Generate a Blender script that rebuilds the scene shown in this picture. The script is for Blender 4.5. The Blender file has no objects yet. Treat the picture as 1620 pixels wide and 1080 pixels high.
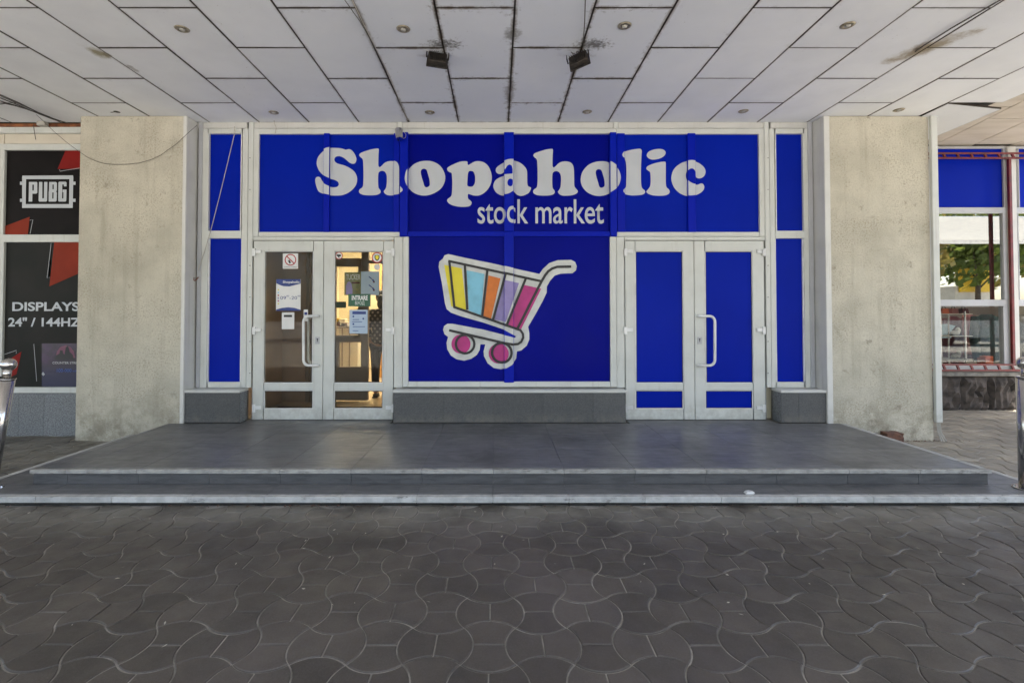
import bpy, bmesh, random
from math import *
from mathutils import Vector, Matrix
random.seed(7)
scene = bpy.context.scene
C = scene.collection

# ------------------------------------------------------------------ camera, sky, sun, exposure
F, CX, CY, TH, H = 768.0, 787.0, 481.6, radians(1.15), 1.5
cam_d = bpy.data.cameras.new('camera'); cam = bpy.data.objects.new('camera', cam_d); C.objects.link(cam)
cam.location = (0, 0, H); cam.rotation_euler = (pi/2 + TH, 0, 0)
cam_d.sensor_width = 36; cam_d.lens = F/1620*36
cam_d.shift_x = (810-CX)/1620; cam_d.shift_y = (CY-540)/1620
cam_d.clip_start = .05; cam_d.clip_end = 500
scene.camera = cam

SUN_EL, SUN_AZ = 66, 45          # hazy sun high over the street behind the camera
w = bpy.data.worlds.new('World'); scene.world = w; w.use_nodes = True
nt = w.node_tree; bg = nt.nodes['Background']
sky = nt.nodes.new('ShaderNodeTexSky'); sky.sky_type = 'NISHITA'; sky.sun_disc = False
sky.sun_elevation = radians(SUN_EL); sky.sun_rotation = radians(180-SUN_AZ)
sky.air_density = 1.0; sky.dust_density = 2.5; sky.ozone_density = 1.0
nt.links.new(sky.outputs[0], bg.inputs[0]); bg.inputs[1].default_value = .15
sd = bpy.data.lights.new('sun', 'SUN'); so = bpy.data.objects.new('sun', sd); C.objects.link(so)
sd.energy = 4.5; sd.angle = radians(2); sd.color = (1, .92, .80)
sv = Vector((sin(radians(SUN_AZ))*cos(radians(SUN_EL)), -cos(radians(SUN_AZ))*cos(radians(SUN_EL)), sin(radians(SUN_EL))))
so.rotation_euler = sv.to_track_quat('Z', 'Y').to_euler(); so.location = sv*60
vs = scene.view_settings
vs.view_transform = 'Standard'; vs.look = 'None'; vs.gamma = 1; vs.use_curve_mapping = False; vs.exposure = 2.0

# ------------------------------------------------------------------ measuring helpers (metres)
def ray(px, py):
    u = (px-CX)/F; v = -(py-CY)/F
    return u, cos(TH)-sin(TH)*v, sin(TH)+cos(TH)*v
def P(px, py, Y):                      # point on the upright plane at depth Y
    a, b, c = ray(px, py); t = Y/b; return a*t, H+c*t
def G(px, py, z):                      # point on the level plane at height z
    a, b, c = ray(px, py); t = (z-H)/c; return a*t, b*t

# ------------------------------------------------------------------ materials
class NT:
    def __init__(s, name, rough=.5, metal=0.0, spec=.5):
        s.m = bpy.data.materials.new(name); s.m.use_nodes = True; s.t = s.m.node_tree
        s.b = s.t.nodes['Principled BSDF']; s.b.inputs['Roughness'].default_value = rough
        s.b.inputs['Metallic'].default_value = metal; s.b.inputs['Specular IOR Level'].default_value = spec
    def n(s, typ): return s.t.nodes.new(typ)
    def link(s, v, sock):
        if isinstance(v, bpy.types.NodeSocket): s.t.links.new(v, sock)
        elif isinstance(v, tuple): sock.default_value = v if len(v) == len(sock.default_value) else (*v, 1)
        else: sock.default_value = v
    def obj(s): return s.n('ShaderNodeTexCoord').outputs['Object']
    def pos(s): return s.n('ShaderNodeNewGeometry').outputs['Position']
    def mp(s, vec, sc=(1, 1, 1), loc=(0, 0, 0)):
        q = s.n('ShaderNodeMapping'); s.link(vec, q.inputs[0]); q.inputs['Scale'].default_value = sc; q.inputs['Location'].default_value = loc; return q.outputs[0]
    def noise(s, vec, scale, detail=4, rough=.55, dist=0):
        q = s.n('ShaderNodeTexNoise'); s.link(vec, q.inputs['Vector']); q.inputs['Scale'].default_value = scale
        q.inputs['Detail'].default_value = detail; q.inputs['Roughness'].default_value = rough; q.inputs['Distortion'].default_value = dist; return q.outputs[0]
    def math(s, op, a, b=0.0):
        q = s.n('ShaderNodeMath'); q.operation = op; s.link(a, q.inputs[0]); s.link(b, q.inputs[1]); return q.outputs[0]
    def rng(s, v, a, b, c=0.0, d=1.0):
        q = s.n('ShaderNodeMapRange'); q.interpolation_type = 'SMOOTHSTEP'; s.link(v, q.inputs[0])
        for i, x in enumerate((a, b, c, d)): q.inputs[i+1].default_value = x
        return q.outputs[0]
    def mix(s, f, a, b, mode='MIX'):
        q = s.n('ShaderNodeMix'); q.data_type = 'RGBA'; q.blend_type = mode; s.link(f, q.inputs[0]); s.link(a, q.inputs[6]); s.link(b, q.inputs[7]); return q.outputs[2]
    def rand(s): return s.n('ShaderNodeObjectInfo').outputs['Random']
    def vary(s, col, amt):
        g = s.rng(s.rand(), 0, 1, 1-amt, 1+amt)
        q = s.n('ShaderNodeCombineColor'); [s.t.links.new(g, q.inputs[i]) for i in range(3)]
        return s.mix(1.0, col, q.outputs[0], 'MULTIPLY')
    def sep(s, vec):
        q = s.n('ShaderNodeSeparateXYZ'); s.link(vec, q.inputs[0]); return q.outputs
    def color(s, c): s.link(c, s.b.inputs['Base Color'])
    def roughness(s, v): s.link(v, s.b.inputs['Roughness'])
    def bump(s, h, strength=.3, dist=.01):
        q = s.n('ShaderNodeBump'); s.link(h, q.inputs['Height']); q.inputs['Strength'].default_value = strength; q.inputs['Distance'].default_value = dist
        s.t.links.new(q.outputs[0], s.b.inputs['Normal'])

def plain(name, c, c2=None, rough=.5, metal=0.0, scale=6.0, bump=0.0, bscale=60.0, rand=0.0, stretch=(1, 1, 1), spec=.5, lo=.35, hi=.7):
    k = NT(name, rough, metal, spec); v = k.mp(k.pos(), stretch)
    c2 = c2 or tuple(x*.8 for x in c)
    col = k.mix(k.rng(k.noise(v, scale, 5), lo, hi), c, c2)
    if rand: col = k.vary(col, rand)
    k.color(col)
    if bump: k.bump(k.noise(v, bscale, 4), bump, .004)
    return k.m

def make_frame_white(name, base):
    k = NT(name, .38); v = k.pos()
    col = k.mix(k.rng(k.noise(v, 3.5, 5), .4, .75), base, tuple(x*.9 for x in base))
    streak = k.rng(k.noise(k.mp(v, (22, 22, 1.6)), 1.0, 6), .56, .8, 0, .45)
    col = k.mix(streak, col, (.36, .33, .28))
    spk = k.rng(k.noise(v, 75, 2), .70, .78, 0, .5)
    col = k.mix(spk, col, (.16, .13, .1))
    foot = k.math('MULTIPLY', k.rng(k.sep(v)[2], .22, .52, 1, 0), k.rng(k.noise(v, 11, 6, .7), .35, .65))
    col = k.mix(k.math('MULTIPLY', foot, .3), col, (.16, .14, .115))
    k.color(col); k.bump(k.noise(v, 30, 3), .06, .003)
    return k.m
M = {}
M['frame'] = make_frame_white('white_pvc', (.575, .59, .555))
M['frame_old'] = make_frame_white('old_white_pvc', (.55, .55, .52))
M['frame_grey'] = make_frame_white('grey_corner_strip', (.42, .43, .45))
M['white'] = plain('white_plastic', (.75, .76, .75), rough=.3)
M['gasket'] = plain('black_gasket', (.02, .02, .02), rough=.7)

def blue_film(name, c):
    k = NT(name, .36, 0, .05); v = k.pos()
    f = k.rng(k.noise(v, .9, 2), .3, .75)
    k.color(k.mix(f, c, tuple(x*.88 for x in c)))
    k.roughness(k.rng(k.noise(v, 2.5, 3), .3, .7, .30, .40))
    k.bump(k.noise(k.mp(v, (1, 1, .35)), 3, 2), .02, .01)
    return k.m
M['blue'] = blue_film('blue_film', (.001, .014, .33))
M['blue2'] = blue_film('blue_bar', (.0005, .010, .37)); M['blue2'].node_tree.nodes['Principled BSDF'].inputs['Specular IOR Level'].default_value = .09
M['blue_mid_shade'] = blue_film('shaded_blue_film', (.0006, .0035, .22))  # same blue film, weaker light over the middle put into the colour
M['letter'] = plain('white_vinyl', (.495, .525, .555), (.46, .49, .52), rough=.4, scale=3)

def concrete():
    k = NT('stucco_concrete', .9, 0, .25); v = k.pos()
    fine = k.noise(v, 55, 5, .65); big = k.noise(v, 1.8, 5, .6)
    col = k.mix(k.rng(big, .3, .72), (.59, .555, .455), (.45, .425, .345))
    col = k.mix(k.math('MULTIPLY', k.rng(fine, .44, .68, 0, .75), k.rng(k.noise(v, 3.2, 4), .35, .7, .25, 1)), col, (.27, .235, .17))
    streak = k.rng(k.noise(k.mp(v, (7, 7, .5)), 1.0, 6, .6), .50, .78, 0, .5)
    col = k.mix(streak, col, (.30, .27, .205))
    horiz = k.rng(k.noise(k.mp(v, (1.0, 1.0, 9)), 1.4, 4), .6, .8, 0, .3)
    col = k.mix(horiz, col, (.36, .33, .26))
    blot = k.rng(k.noise(v, 6.5, 6, .75), .58, .74, 0, .7)
    col = k.mix(blot, col, (.22, .19, .145))
    spk = k.rng(k.noise(v, 120, 2), .68, .74, 0, .6)
    col = k.mix(spk, col, (.13, .11, .09))
    z = k.sep(v)[2]                                   # splash dirt near the ground
    foot = k.math('MULTIPLY', k.rng(z, .05, .75, 1, 0), k.rng(k.noise(v, 4.5, 6, .7), .38, .66))
    col = k.mix(k.math('MULTIPLY', foot, .7), col, (.19, .165, .115))
    k.color(col)
    k.bump(k.math('ADD', fine, k.math('MULTIPLY', k.noise(v, 18, 5), .8)), .7, .012)
    return k.m
M['concrete'] = concrete()
M['plaster'] = make_frame_white('white_plaster', (.62, .62, .59))

FLX = [P(690, 78, 4.33)[0], P(921, 77, 4.33)[0]]
def ceiling_mat():
    k = NT('ceiling_board', .75, 0, .25); v = k.pos(); o = k.obj()
    col = k.mix(k.rng(k.noise(v, 2.2, 5), .3, .75), (.85, .87, .895), (.78, .80, .83))
    col = k.vary(col, .035)
    cx_ = k.rng(k.math('ABSOLUTE', k.math('SUBTRACT', k.sep(v)[0], .1)), .4, 3.2, .75, 0)   # middle bays get less side light, put into the colour
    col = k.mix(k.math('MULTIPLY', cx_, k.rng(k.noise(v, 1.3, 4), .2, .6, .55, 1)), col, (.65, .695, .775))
    ox, oy, oz = k.sep(o); at = k.n('ShaderNodeAttribute'); at.attribute_type = 'OBJECT'; at.attribute_name = 'half_len'
    dx = k.math('SUBTRACT', .303, k.math('ABSOLUTE', ox)); dy = k.math('SUBTRACT', at.outputs['Fac'], k.math('ABSOLUTE', oy))
    d = k.math('MINIMUM', dx, dy)
    wx, wy, wz = k.sep(v)
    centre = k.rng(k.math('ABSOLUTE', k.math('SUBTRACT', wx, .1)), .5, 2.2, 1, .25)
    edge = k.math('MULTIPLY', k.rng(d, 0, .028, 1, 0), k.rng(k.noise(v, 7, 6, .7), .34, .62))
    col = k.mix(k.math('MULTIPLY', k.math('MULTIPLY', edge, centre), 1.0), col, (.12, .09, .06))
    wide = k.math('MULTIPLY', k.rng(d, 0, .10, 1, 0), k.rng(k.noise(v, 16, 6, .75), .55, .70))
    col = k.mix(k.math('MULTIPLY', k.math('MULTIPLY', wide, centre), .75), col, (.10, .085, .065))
    speck = k.rng(k.noise(v, 38, 3), .70, .77, 0, .45)
    col = k.mix(speck, col, (.26, .22, .17))
    rim = k.rng(d, 0, .007, .55, 0); col = k.mix(rim, col, (.13, .11, .085))
    nz = k.sep(k.n('ShaderNodeNewGeometry').outputs['True Normal'])[2]
    def blob(cx, cy, rx, ry, lo, hi, amt, c, sc, col, ang=0):
        ax = k.math('SUBTRACT', wx, cx); ay = k.math('SUBTRACT', wy, cy)
        ux = k.math('DIVIDE', k.math('ADD', k.math('MULTIPLY', ax, cos(ang)), k.math('MULTIPLY', ay, sin(ang))), rx)
        uy = k.math('DIVIDE', k.math('SUBTRACT', k.math('MULTIPLY', ay, cos(ang)), k.math('MULTIPLY', ax, sin(ang))), ry)
        r = k.math('SQRT', k.math('ADD', k.math('MULTIPLY', ux, ux), k.math('MULTIPLY', uy, uy)))
        e = k.math('ADD', k.math('SUBTRACT', 1.0, r), k.math('MULTIPLY', k.math('SUBTRACT', k.noise(v, sc, 6, .7), .5), 1.5))
        return k.mix(k.rng(e, lo, hi, 0, amt), col, c)
    for fx in FLX:                                     # soot round the two floodlights
        s = -1 if fx < 0 else 1
        col = blob(fx+.08, 4.26, .40, .24, .52, .95, .8, (.05, .043, .035), 26, col)
        col = blob(fx-.02, 4.44, .34, .08, .4, .9, .4, (.2, .18, .16), 10, col)
    col = blob(.13, 4.12, .16, .22, .35, .9, .7, (.16, .16, .14), 14, col)
    col = blob(.13, 5.2, .12, .7, .35, .9, .6, (.16, .14, .12), 16, col)
    def along(p, q, wd, lo, hi, amt, c, sc, col):
        (xa, ya), (xb, yb) = G(*p, 3.89), G(*q, 3.89)
        return blob((xa+xb)/2, (ya+yb)/2, hypot(xb-xa, yb-ya)/2*1.15, wd, lo, hi, amt, c, sc, col, atan2(yb-ya, xb-xa))
    col = along((124, 70), (182, 96), .11, .15, .75, 1.0, (.33, .30, .21), 7, col)
    col = along((160, 78), (178, 94), .06, .3, .75, .8, (.20, .165, .11), 10, col)
    col = along((190, 95), (228, 120), .05, .35, .8, .6, (.24, .22, .19), 20, col)
    col = along((1388, 104), (1555, 44), .16, .05, .7, .95, (.36, .305, .22), 7, col)
    col = along((1428, 92), (1490, 66), .09, .2, .8, .85, (.27, .22, .15), 12, col)
    col = along((1440, 82), (1462, 74), .05, .3, .8, .7, (.12, .09, .06), 14, col)
    col = k.mix(k.rng(k.math('ABSOLUTE', nz), .4, .6, 1, 0), col, (.035, .027, .02))   # grimy board edges
    k.color(col); k.bump(k.noise(v, 80, 3), .12, .002)
    return k.m
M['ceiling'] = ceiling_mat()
M['ceiling_back'] = plain('dark_void', (.025, .02, .015), rough=.9)
M['soffit'] = plain('warm_lit_board', (.52, .47, .40), (.44, .39, .32), rough=.7, scale=3, stretch=(.6, 3, 1), bump=.1)  # beige stands for warm side light on these boards

def paver_mat(nm, ca, cb):
    k = NT(nm, .62, 0, .4); v = k.pos()
    col = k.mix(k.rng(k.noise(v, 3.5, 5, .6), .3, .7), ca, cb)
    col = k.mix(k.rng(k.noise(v, .55, 3), .45, .65, 0, .55), col, (.120, .100, .088))
    col = k.mix(k.rng(k.noise(v, 260, 2), .55, .75, 0, .5), col, (.16, .15, .14))
    stain = k.rng(k.noise(v, 5.5, 6, .72), .64, .74, 0, .55)
    col = k.mix(stain, col, (.035, .034, .033))
    big = k.rng(k.noise(v, 1.7, 6, .7, .8), .58, .72, 0, .45); col = k.mix(big, col, (.045, .041, .038))
    grain = k.rng(k.noise(v, 90, 3, .7), .3, .7, 0, .32); col = k.mix(grain, col, (.125, .112, .096))
    dots = k.rng(k.noise(v, 16, 3, .6), .72, .76, 0, .7)
    col = k.mix(dots, col, (.025, .024, .024))
    col = k.vary(col, .13)
    step_sheen = k.math('MULTIPLY', k.rng(k.sep(v)[1], 3.15, 3.8, 0, 1), k.rng(k.noise(v, 2.2, 5, .65), .25, .6))   # sheen near the step, put into the colour as a paler band
    col = k.mix(k.math('MULTIPLY', step_sheen, .8), col, (.22, .205, .17))
    k.color(col)
    k.roughness(k.rng(k.noise(v, 6, 4), .3, .7, .40, .66))
    k.bump(k.math('ADD', k.noise(v, 240, 4), k.math('MULTIPLY', k.noise(v, 30, 4), 1.2)), .3, .002)
    return k.m
M['paver'] = paver_mat('grey_paver', (.082, .068, .053), (.054, .046, .037)); M['paver_sidelit'] = paver_mat('sidelit_paver', (.52, .46, .36), (.42, .37, .29))  # second copy paler: light from the open right side put into its colour
M['sand'] = plain('joint_sand', (.38, .352, .305), (.17, .157, .135), rough=.95, scale=9, bump=.4, bscale=150)
M['street'] = plain('bounce_street_concrete', (.47, .455, .42), (.41, .395, .365), rough=.9, scale=2, bump=.2)  # unseen street made pale to bounce light up under the canopy
M['asphalt'] = plain('asphalt', (.06, .06, .06), rough=.9, scale=4, bump=.4)

def tile_mat(name, a, b, r0, r1, sx=1.4, sy=9.0, dirt=(.05, .05, .052)):
    k = NT(name, .4, 0, .5); v = k.pos()
    st = k.noise(k.mp(v, (sx, sy, sy)), 3.0, 7, .65, .6)
    col = k.mix(k.rng(st, .40, .62), a, b)
    col = k.mix(k.rng(k.noise(v, 1.1, 5, .65), .5, .72, 0, .7), col, dirt)
    col = k.mix(k.rng(k.noise(v, 190, 2), .6, .75, 0, .4), col, tuple(x*1.7 for x in a))
    scuff = k.rng(k.noise(k.mp(v, (2.5, 7, 7)), 2.0, 8, .75, 1.2), .60, .68, 0, .45)
    col = k.mix(scuff, col, tuple(x*.5 for x in a))
    k.color(k.vary(col, .04))
    k.roughness(k.rng(k.noise(v, 2.3, 6, .7), .3, .7, r0, r1))
    k.bump(st, .12, .004)
    return k.m
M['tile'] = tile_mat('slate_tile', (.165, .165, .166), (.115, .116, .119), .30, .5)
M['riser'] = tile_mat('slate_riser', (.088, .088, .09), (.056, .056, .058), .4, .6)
def plinth_mat():
    k = NT('granite_tile', .5); v = k.pos()
    col = k.mix(k.rng(k.noise(v, 120, 3), .4, .62), (.088, .09, .091), (.058, .06, .061))
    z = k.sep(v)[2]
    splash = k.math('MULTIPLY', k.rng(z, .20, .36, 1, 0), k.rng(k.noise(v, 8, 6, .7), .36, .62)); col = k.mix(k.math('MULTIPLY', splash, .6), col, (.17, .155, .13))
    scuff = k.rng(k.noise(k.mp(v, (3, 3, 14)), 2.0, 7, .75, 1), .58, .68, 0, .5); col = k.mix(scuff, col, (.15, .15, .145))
    line = k.rng(z, .203, .222, .8, 0); col = k.mix(line, col, (.03, .027, .024))  # foot line: dirt and contact shade together in the colour
    k.color(k.vary(col, .07)); k.roughness(k.rng(k.noise(v, 5, 4), .3, .7, .4, .6)); return k.m
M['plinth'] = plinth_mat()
M['granite'] = plain('light_granite', (.22, .23, .235), (.12, .125, .13), rough=.6, scale=70, rand=.06, lo=.42, hi=.6)

def nosing_mat(nm, ca, cb, lo):
    k = NT(nm, .7, 0, .4); v = k.pos()
    col = k.mix(k.rng(k.noise(v, 14, 5), .35, .7), ca, cb)
    chip = k.rng(k.noise(k.mp(v, (9, 30, 30)), 1.0, 7, .75), lo, .64, 0, .85)
    gate = k.rng(k.noise(k.mp(v, (1, .3, .3)), .9, 3), .42, .60)
    col = k.mix(k.math('MULTIPLY', chip, gate), col, (.09, .085, .075))
    k.color(k.vary(col, .08)); k.bump(k.noise(v, 60, 5), .4, .004)
    return k.m
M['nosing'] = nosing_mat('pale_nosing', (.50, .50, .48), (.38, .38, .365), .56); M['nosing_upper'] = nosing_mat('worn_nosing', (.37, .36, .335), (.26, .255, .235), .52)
M['cement'] = plain('cement', (.22, .21, .19), (.10, .095, .085), rough=.95, scale=9, bump=.5)
M['gap_shade'] = plain('nosing_gap_shade', (.04, .037, .031), (.02, .018, .015), rough=.95, scale=12, bump=.5)  # shade in the gap under the lower nosing, painted dark
M['steel'] = plain('stainless_steel', (.62, .60, .58), (.5, .48, .46), rough=.16, metal=1.0, scale=5, stretch=(9, 9, .6))
M['black'] = plain('black_print', (.008, .007, .007), (.012, .01, .01), rough=.45, scale=2, spec=.08)
M['black2'] = plain('dark_print', (.026, .025, .023), (.018, .02, .018), rough=.45, scale=2, spec=.08)
M['red'] = plain('red_print', (.22, .012, .010), (.17, .01, .008), rough=.45, scale=3, spec=.1)
M['orange'] = plain('orange_print', (.24, .03, .012), (.2, .024, .01), rough=.45, scale=3, spec=.1)
M['rust'] = plain('rust', (.28, .10, .035), (.10, .035, .018), rough=.9, scale=9, bump=.6)
M['cream'] = plain('cream_board', (.60, .55, .45), (.54, .49, .40), rough=.6, scale=4)
M['redsteel'] = plain('red_painted_steel', (.16, .012, .014), (.09, .01, .01), rough=.45, scale=12, bump=.1)
M['stone'] = plain('dark_rough_stone', (.085, .07, .06), (.03, .026, .023), rough=.95, scale=9, bump=1.0, bscale=22)
M['brick'] = plain('broken_brick', (.17, .085, .055), (.09, .05, .04), rough=.95, scale=18, bump=.9, bscale=35)
M['cable'] = plain('dark_cable', (.05, .045, .04), rough=.6)
M['wire'] = plain('pale_wire', (.45, .43, .38), rough=.6)
M['sooty'] = plain('sooty_metal', (.010, .009, .008), (.03, .022, .016), rough=.8, scale=25, bump=.5)
M['tarnish'] = plain('tarnished_ring', (.40, .36, .27), (.2, .17, .12), rough=.4, metal=.6, scale=40)
M['lens'] = plain('lamp_lens', (.45, .44, .40), rough=.15)
M['taupe'] = plain('taupe_frame', (.25, .205, .165), (.22, .18, .145), rough=.5, scale=2)
M['brown'] = plain('brown_board', (.42, .305, .22), (.36, .26, .185), rough=.5, scale=2)
M['warmwall'] = plain('warm_wall', (.82, .74, .54), (.76, .67, .47), rough=.8, scale=1.5)
M['woodpanel'] = plain('orange_wood', (.48, .26, .09), (.38, .2, .07), rough=.5, scale=3, stretch=(6, 6, .6))
M['floor'] = plain('shop_floor', (.42, .34, .24), (.36, .29, .2), rough=.3, scale=3)
M['mat'] = plain('door_mat_pile', (.022, .018, .014), (.035, .028, .022), rough=1.0, scale=60, bump=1.0, bscale=220)
M['green'] = plain('green_sign', (.008, .095, .045), (.007, .08, .038), rough=.4)
M['paper'] = plain('white_paper', (.72, .72, .70), (.66, .67, .66), rough=.7, scale=6)
M['bluepaper'] = plain('pale_blue_paper', (.40, .50, .62), (.36, .46, .58), rough=.6, scale=5)
M['navy'] = plain('navy_print', (.02, .045, .22), rough=.5)
M['signred'] = plain('sign_red', (.42, .02, .03), rough=.5)
M['yellow'] = plain('yellow_print', (.72, .62, .02), (.68, .58, .02), rough=.5)
M['cyan'] = plain('cyan_print', (.20, .52, .68), rough=.5)
M['orange2'] = plain('orange_stripe', (.66, .17, .012), rough=.5)
M['violet'] = plain('violet_print', (.27, .22, .47), rough=.5)
M['magenta'] = plain('magenta_print', (.47, .022, .20), rough=.5)
M['emblem'] = plain('white_emblem', (.60, .62, .60), rough=.45)
M['ink'] = plain('black_ink', (.012, .012, .014), rough=.5)
M['olive'] = plain('olive_poster', (.20, .18, .055), (.13, .14, .06), rough=.5, scale=25)
M['skin'] = plain('skin', (.45, .27, .19), rough=.6)
M['hair'] = plain('dark_hair', (.012, .009, .008), rough=.6)
M['trouser'] = plain('navy_trousers', (.018, .02, .028), rough=.9)
M['leather'] = plain('black_leather', (.02, .018, .016), rough=.4)
M['darkgreen'] = plain('dark_green_cloth', (.015, .04, .035), (.02, .022, .02), rough=.9, scale=5, bump=.4, bscale=25)
M['maroon'] = plain('maroon_cloth', (.10, .02, .022), (.06, .015, .015), rough=.9, scale=6)
M['rose'] = plain('rose_cloth', (.28, .10, .09), rough=.9)
M['palecloth'] = plain('pale_cloth', (.5, .62, .66), rough=.9)
M['orangebox'] = plain('orange_box', (.5, .09, .02), rough=.6)
M['bark'] = plain('bark', (.09, .065, .045), (.05, .04, .03), rough=.95, scale=10, bump=.8)
def leaf_mat(name, a, b_):
    k = NT(name, .6); col = k.mix(k.rng(k.noise(k.pos(), 1.1, 4), .3, .7), a, b_); k.color(col)
    tr = k.n('ShaderNodeBsdfTranslucent'); k.link(col, tr.inputs[0]); mx = k.n('ShaderNodeMixShader'); mx.inputs[0].default_value = .55
    out = k.t.nodes['Material Output']; k.t.links.new(k.b.outputs[0], mx.inputs[1]); k.t.links.new(tr.outputs[0], mx.inputs[2]); k.t.links.new(mx.outputs[0], out.inputs[0]); return k.m
M['leaf'] = leaf_mat('leaves', (.12, .16, .03), (.085, .11, .02)); M['leaf2'] = leaf_mat('autumn_leaves', (.22, .19, .04), (.16, .12, .03))
M['vanwhite'] = plain('white_car_paint', (.78, .78, .78), rough=.25)
M['rubber'] = plain('rubber', (.02, .02, .02), rough=.8)
M['kiosk'] = plain('yellow_kiosk', (.75, .48, .02), rough=.5)

def polka():
    k = NT('black_polka_dot_cloth', .9); x, y, z = k.sep(k.obj())
    u = k.math('DIVIDE', x, .085); q = k.math('DIVIDE', z, .050)
    row = k.math('FLOOR', q); u = k.math('ADD', u, k.math('MULTIPLY', row, .5))
    fu = k.math('MULTIPLY', k.math('SUBTRACT', k.math('FRACT', u), .5), .085); fv = k.math('MULTIPLY', k.math('SUBTRACT', k.math('FRACT', q), .5), .050)
    r = k.math('SQRT', k.math('ADD', k.math('MULTIPLY', fu, fu), k.math('MULTIPLY', fv, fv)))
    k.color(k.mix(k.rng(r, .014, .02, 1, 0), (.010, .009, .010), (.20, .185, .17))); return k.m
M['polka'] = polka()

def purple_art():
    k = NT('purple_screen_print', .35); x, y, z = k.sep(k.pos())
    col = k.mix(k.rng(k.noise(k.pos(), 5, 4), .35, .65), (.035, .010, .055), (.012, .006, .02))
    col = k.mix(k.rng(z, .72, .92, 1, 0), col, (.003, .006, .045))
    k.color(col); return k.m
M['purple'] = purple_art()
M['glow'] = plain('pink_glow_print', (.16, .05, .09), rough=.5)
M['bluetext'] = plain('blue_lettering', (.05, .12, .40), rough=.5)

def glass(name, refl, tint, fmul=.5):
    m = bpy.data.materials.new(name); m.use_nodes = True; t = m.node_tree; t.nodes.clear()
    out = t.nodes.new('ShaderNodeOutputMaterial'); tr = t.nodes.new('ShaderNodeBsdfTransparent'); gl = t.nodes.new('ShaderNodeBsdfGlossy')
    tr.inputs[0].default_value = (*tint, 1); gl.inputs['Roughness'].default_value = .012; gl.inputs[0].default_value = (.95, .97, .96, 1)
    fr = t.nodes.new('ShaderNodeFresnel'); fr.inputs[0].default_value = 1.5
    ad = t.nodes.new('ShaderNodeMath'); ad.operation = 'ADD'; ad.inputs[1].default_value = refl; ad.use_clamp = True
    nz = t.nodes.new('ShaderNodeTexNoise'); nz.inputs['Scale'].default_value = 1.2
    bp = t.nodes.new('ShaderNodeBump'); bp.inputs['Strength'].default_value = .012; bp.inputs['Distance'].default_value = .02
    t.links.new(nz.outputs[0], bp.inputs['Height']); t.links.new(bp.outputs[0], gl.inputs['Normal'])
    mx = t.nodes.new('ShaderNodeMixShader')
    hf = t.nodes.new('ShaderNodeMath'); hf.operation = 'MULTIPLY'; hf.inputs[1].default_value = fmul; t.links.new(fr.outputs[0], hf.inputs[0]); t.links.new(hf.outputs[0], ad.inputs[0]); t.links.new(ad.outputs[0], mx.inputs[0])
    t.links.new(tr.outputs[0], mx.inputs[1]); t.links.new(gl.outputs[0], mx.inputs[2]); t.links.new(mx.outputs[0], out.inputs[0])
    return m
M['glass'] = glass('clear_door_glass', .0, (.88, .88, .86), .24)
M['mirror_glass'] = glass('reflecting_glass', .52, (.6, .62, .6))
M['glass_low'] = glass('shop_window_glass', .0, (.9, .91, .9), .12)

def emit(name, c, s):
    m = bpy.data.materials.new(name); m.use_nodes = True; b = m.node_tree.nodes['Principled BSDF']
    b.inputs['Base Color'].default_value = (*c, 1); b.inputs['Emission Color'].default_value = (*c, 1); b.inputs['Emission Strength'].default_value = s; return m
M['lamp'] = emit('warm_shop_lamp', (1, .87, .63), 42.0)
M['lamp2'] = emit('shop_lamp', (1, .93, .82), 16.0)

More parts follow.
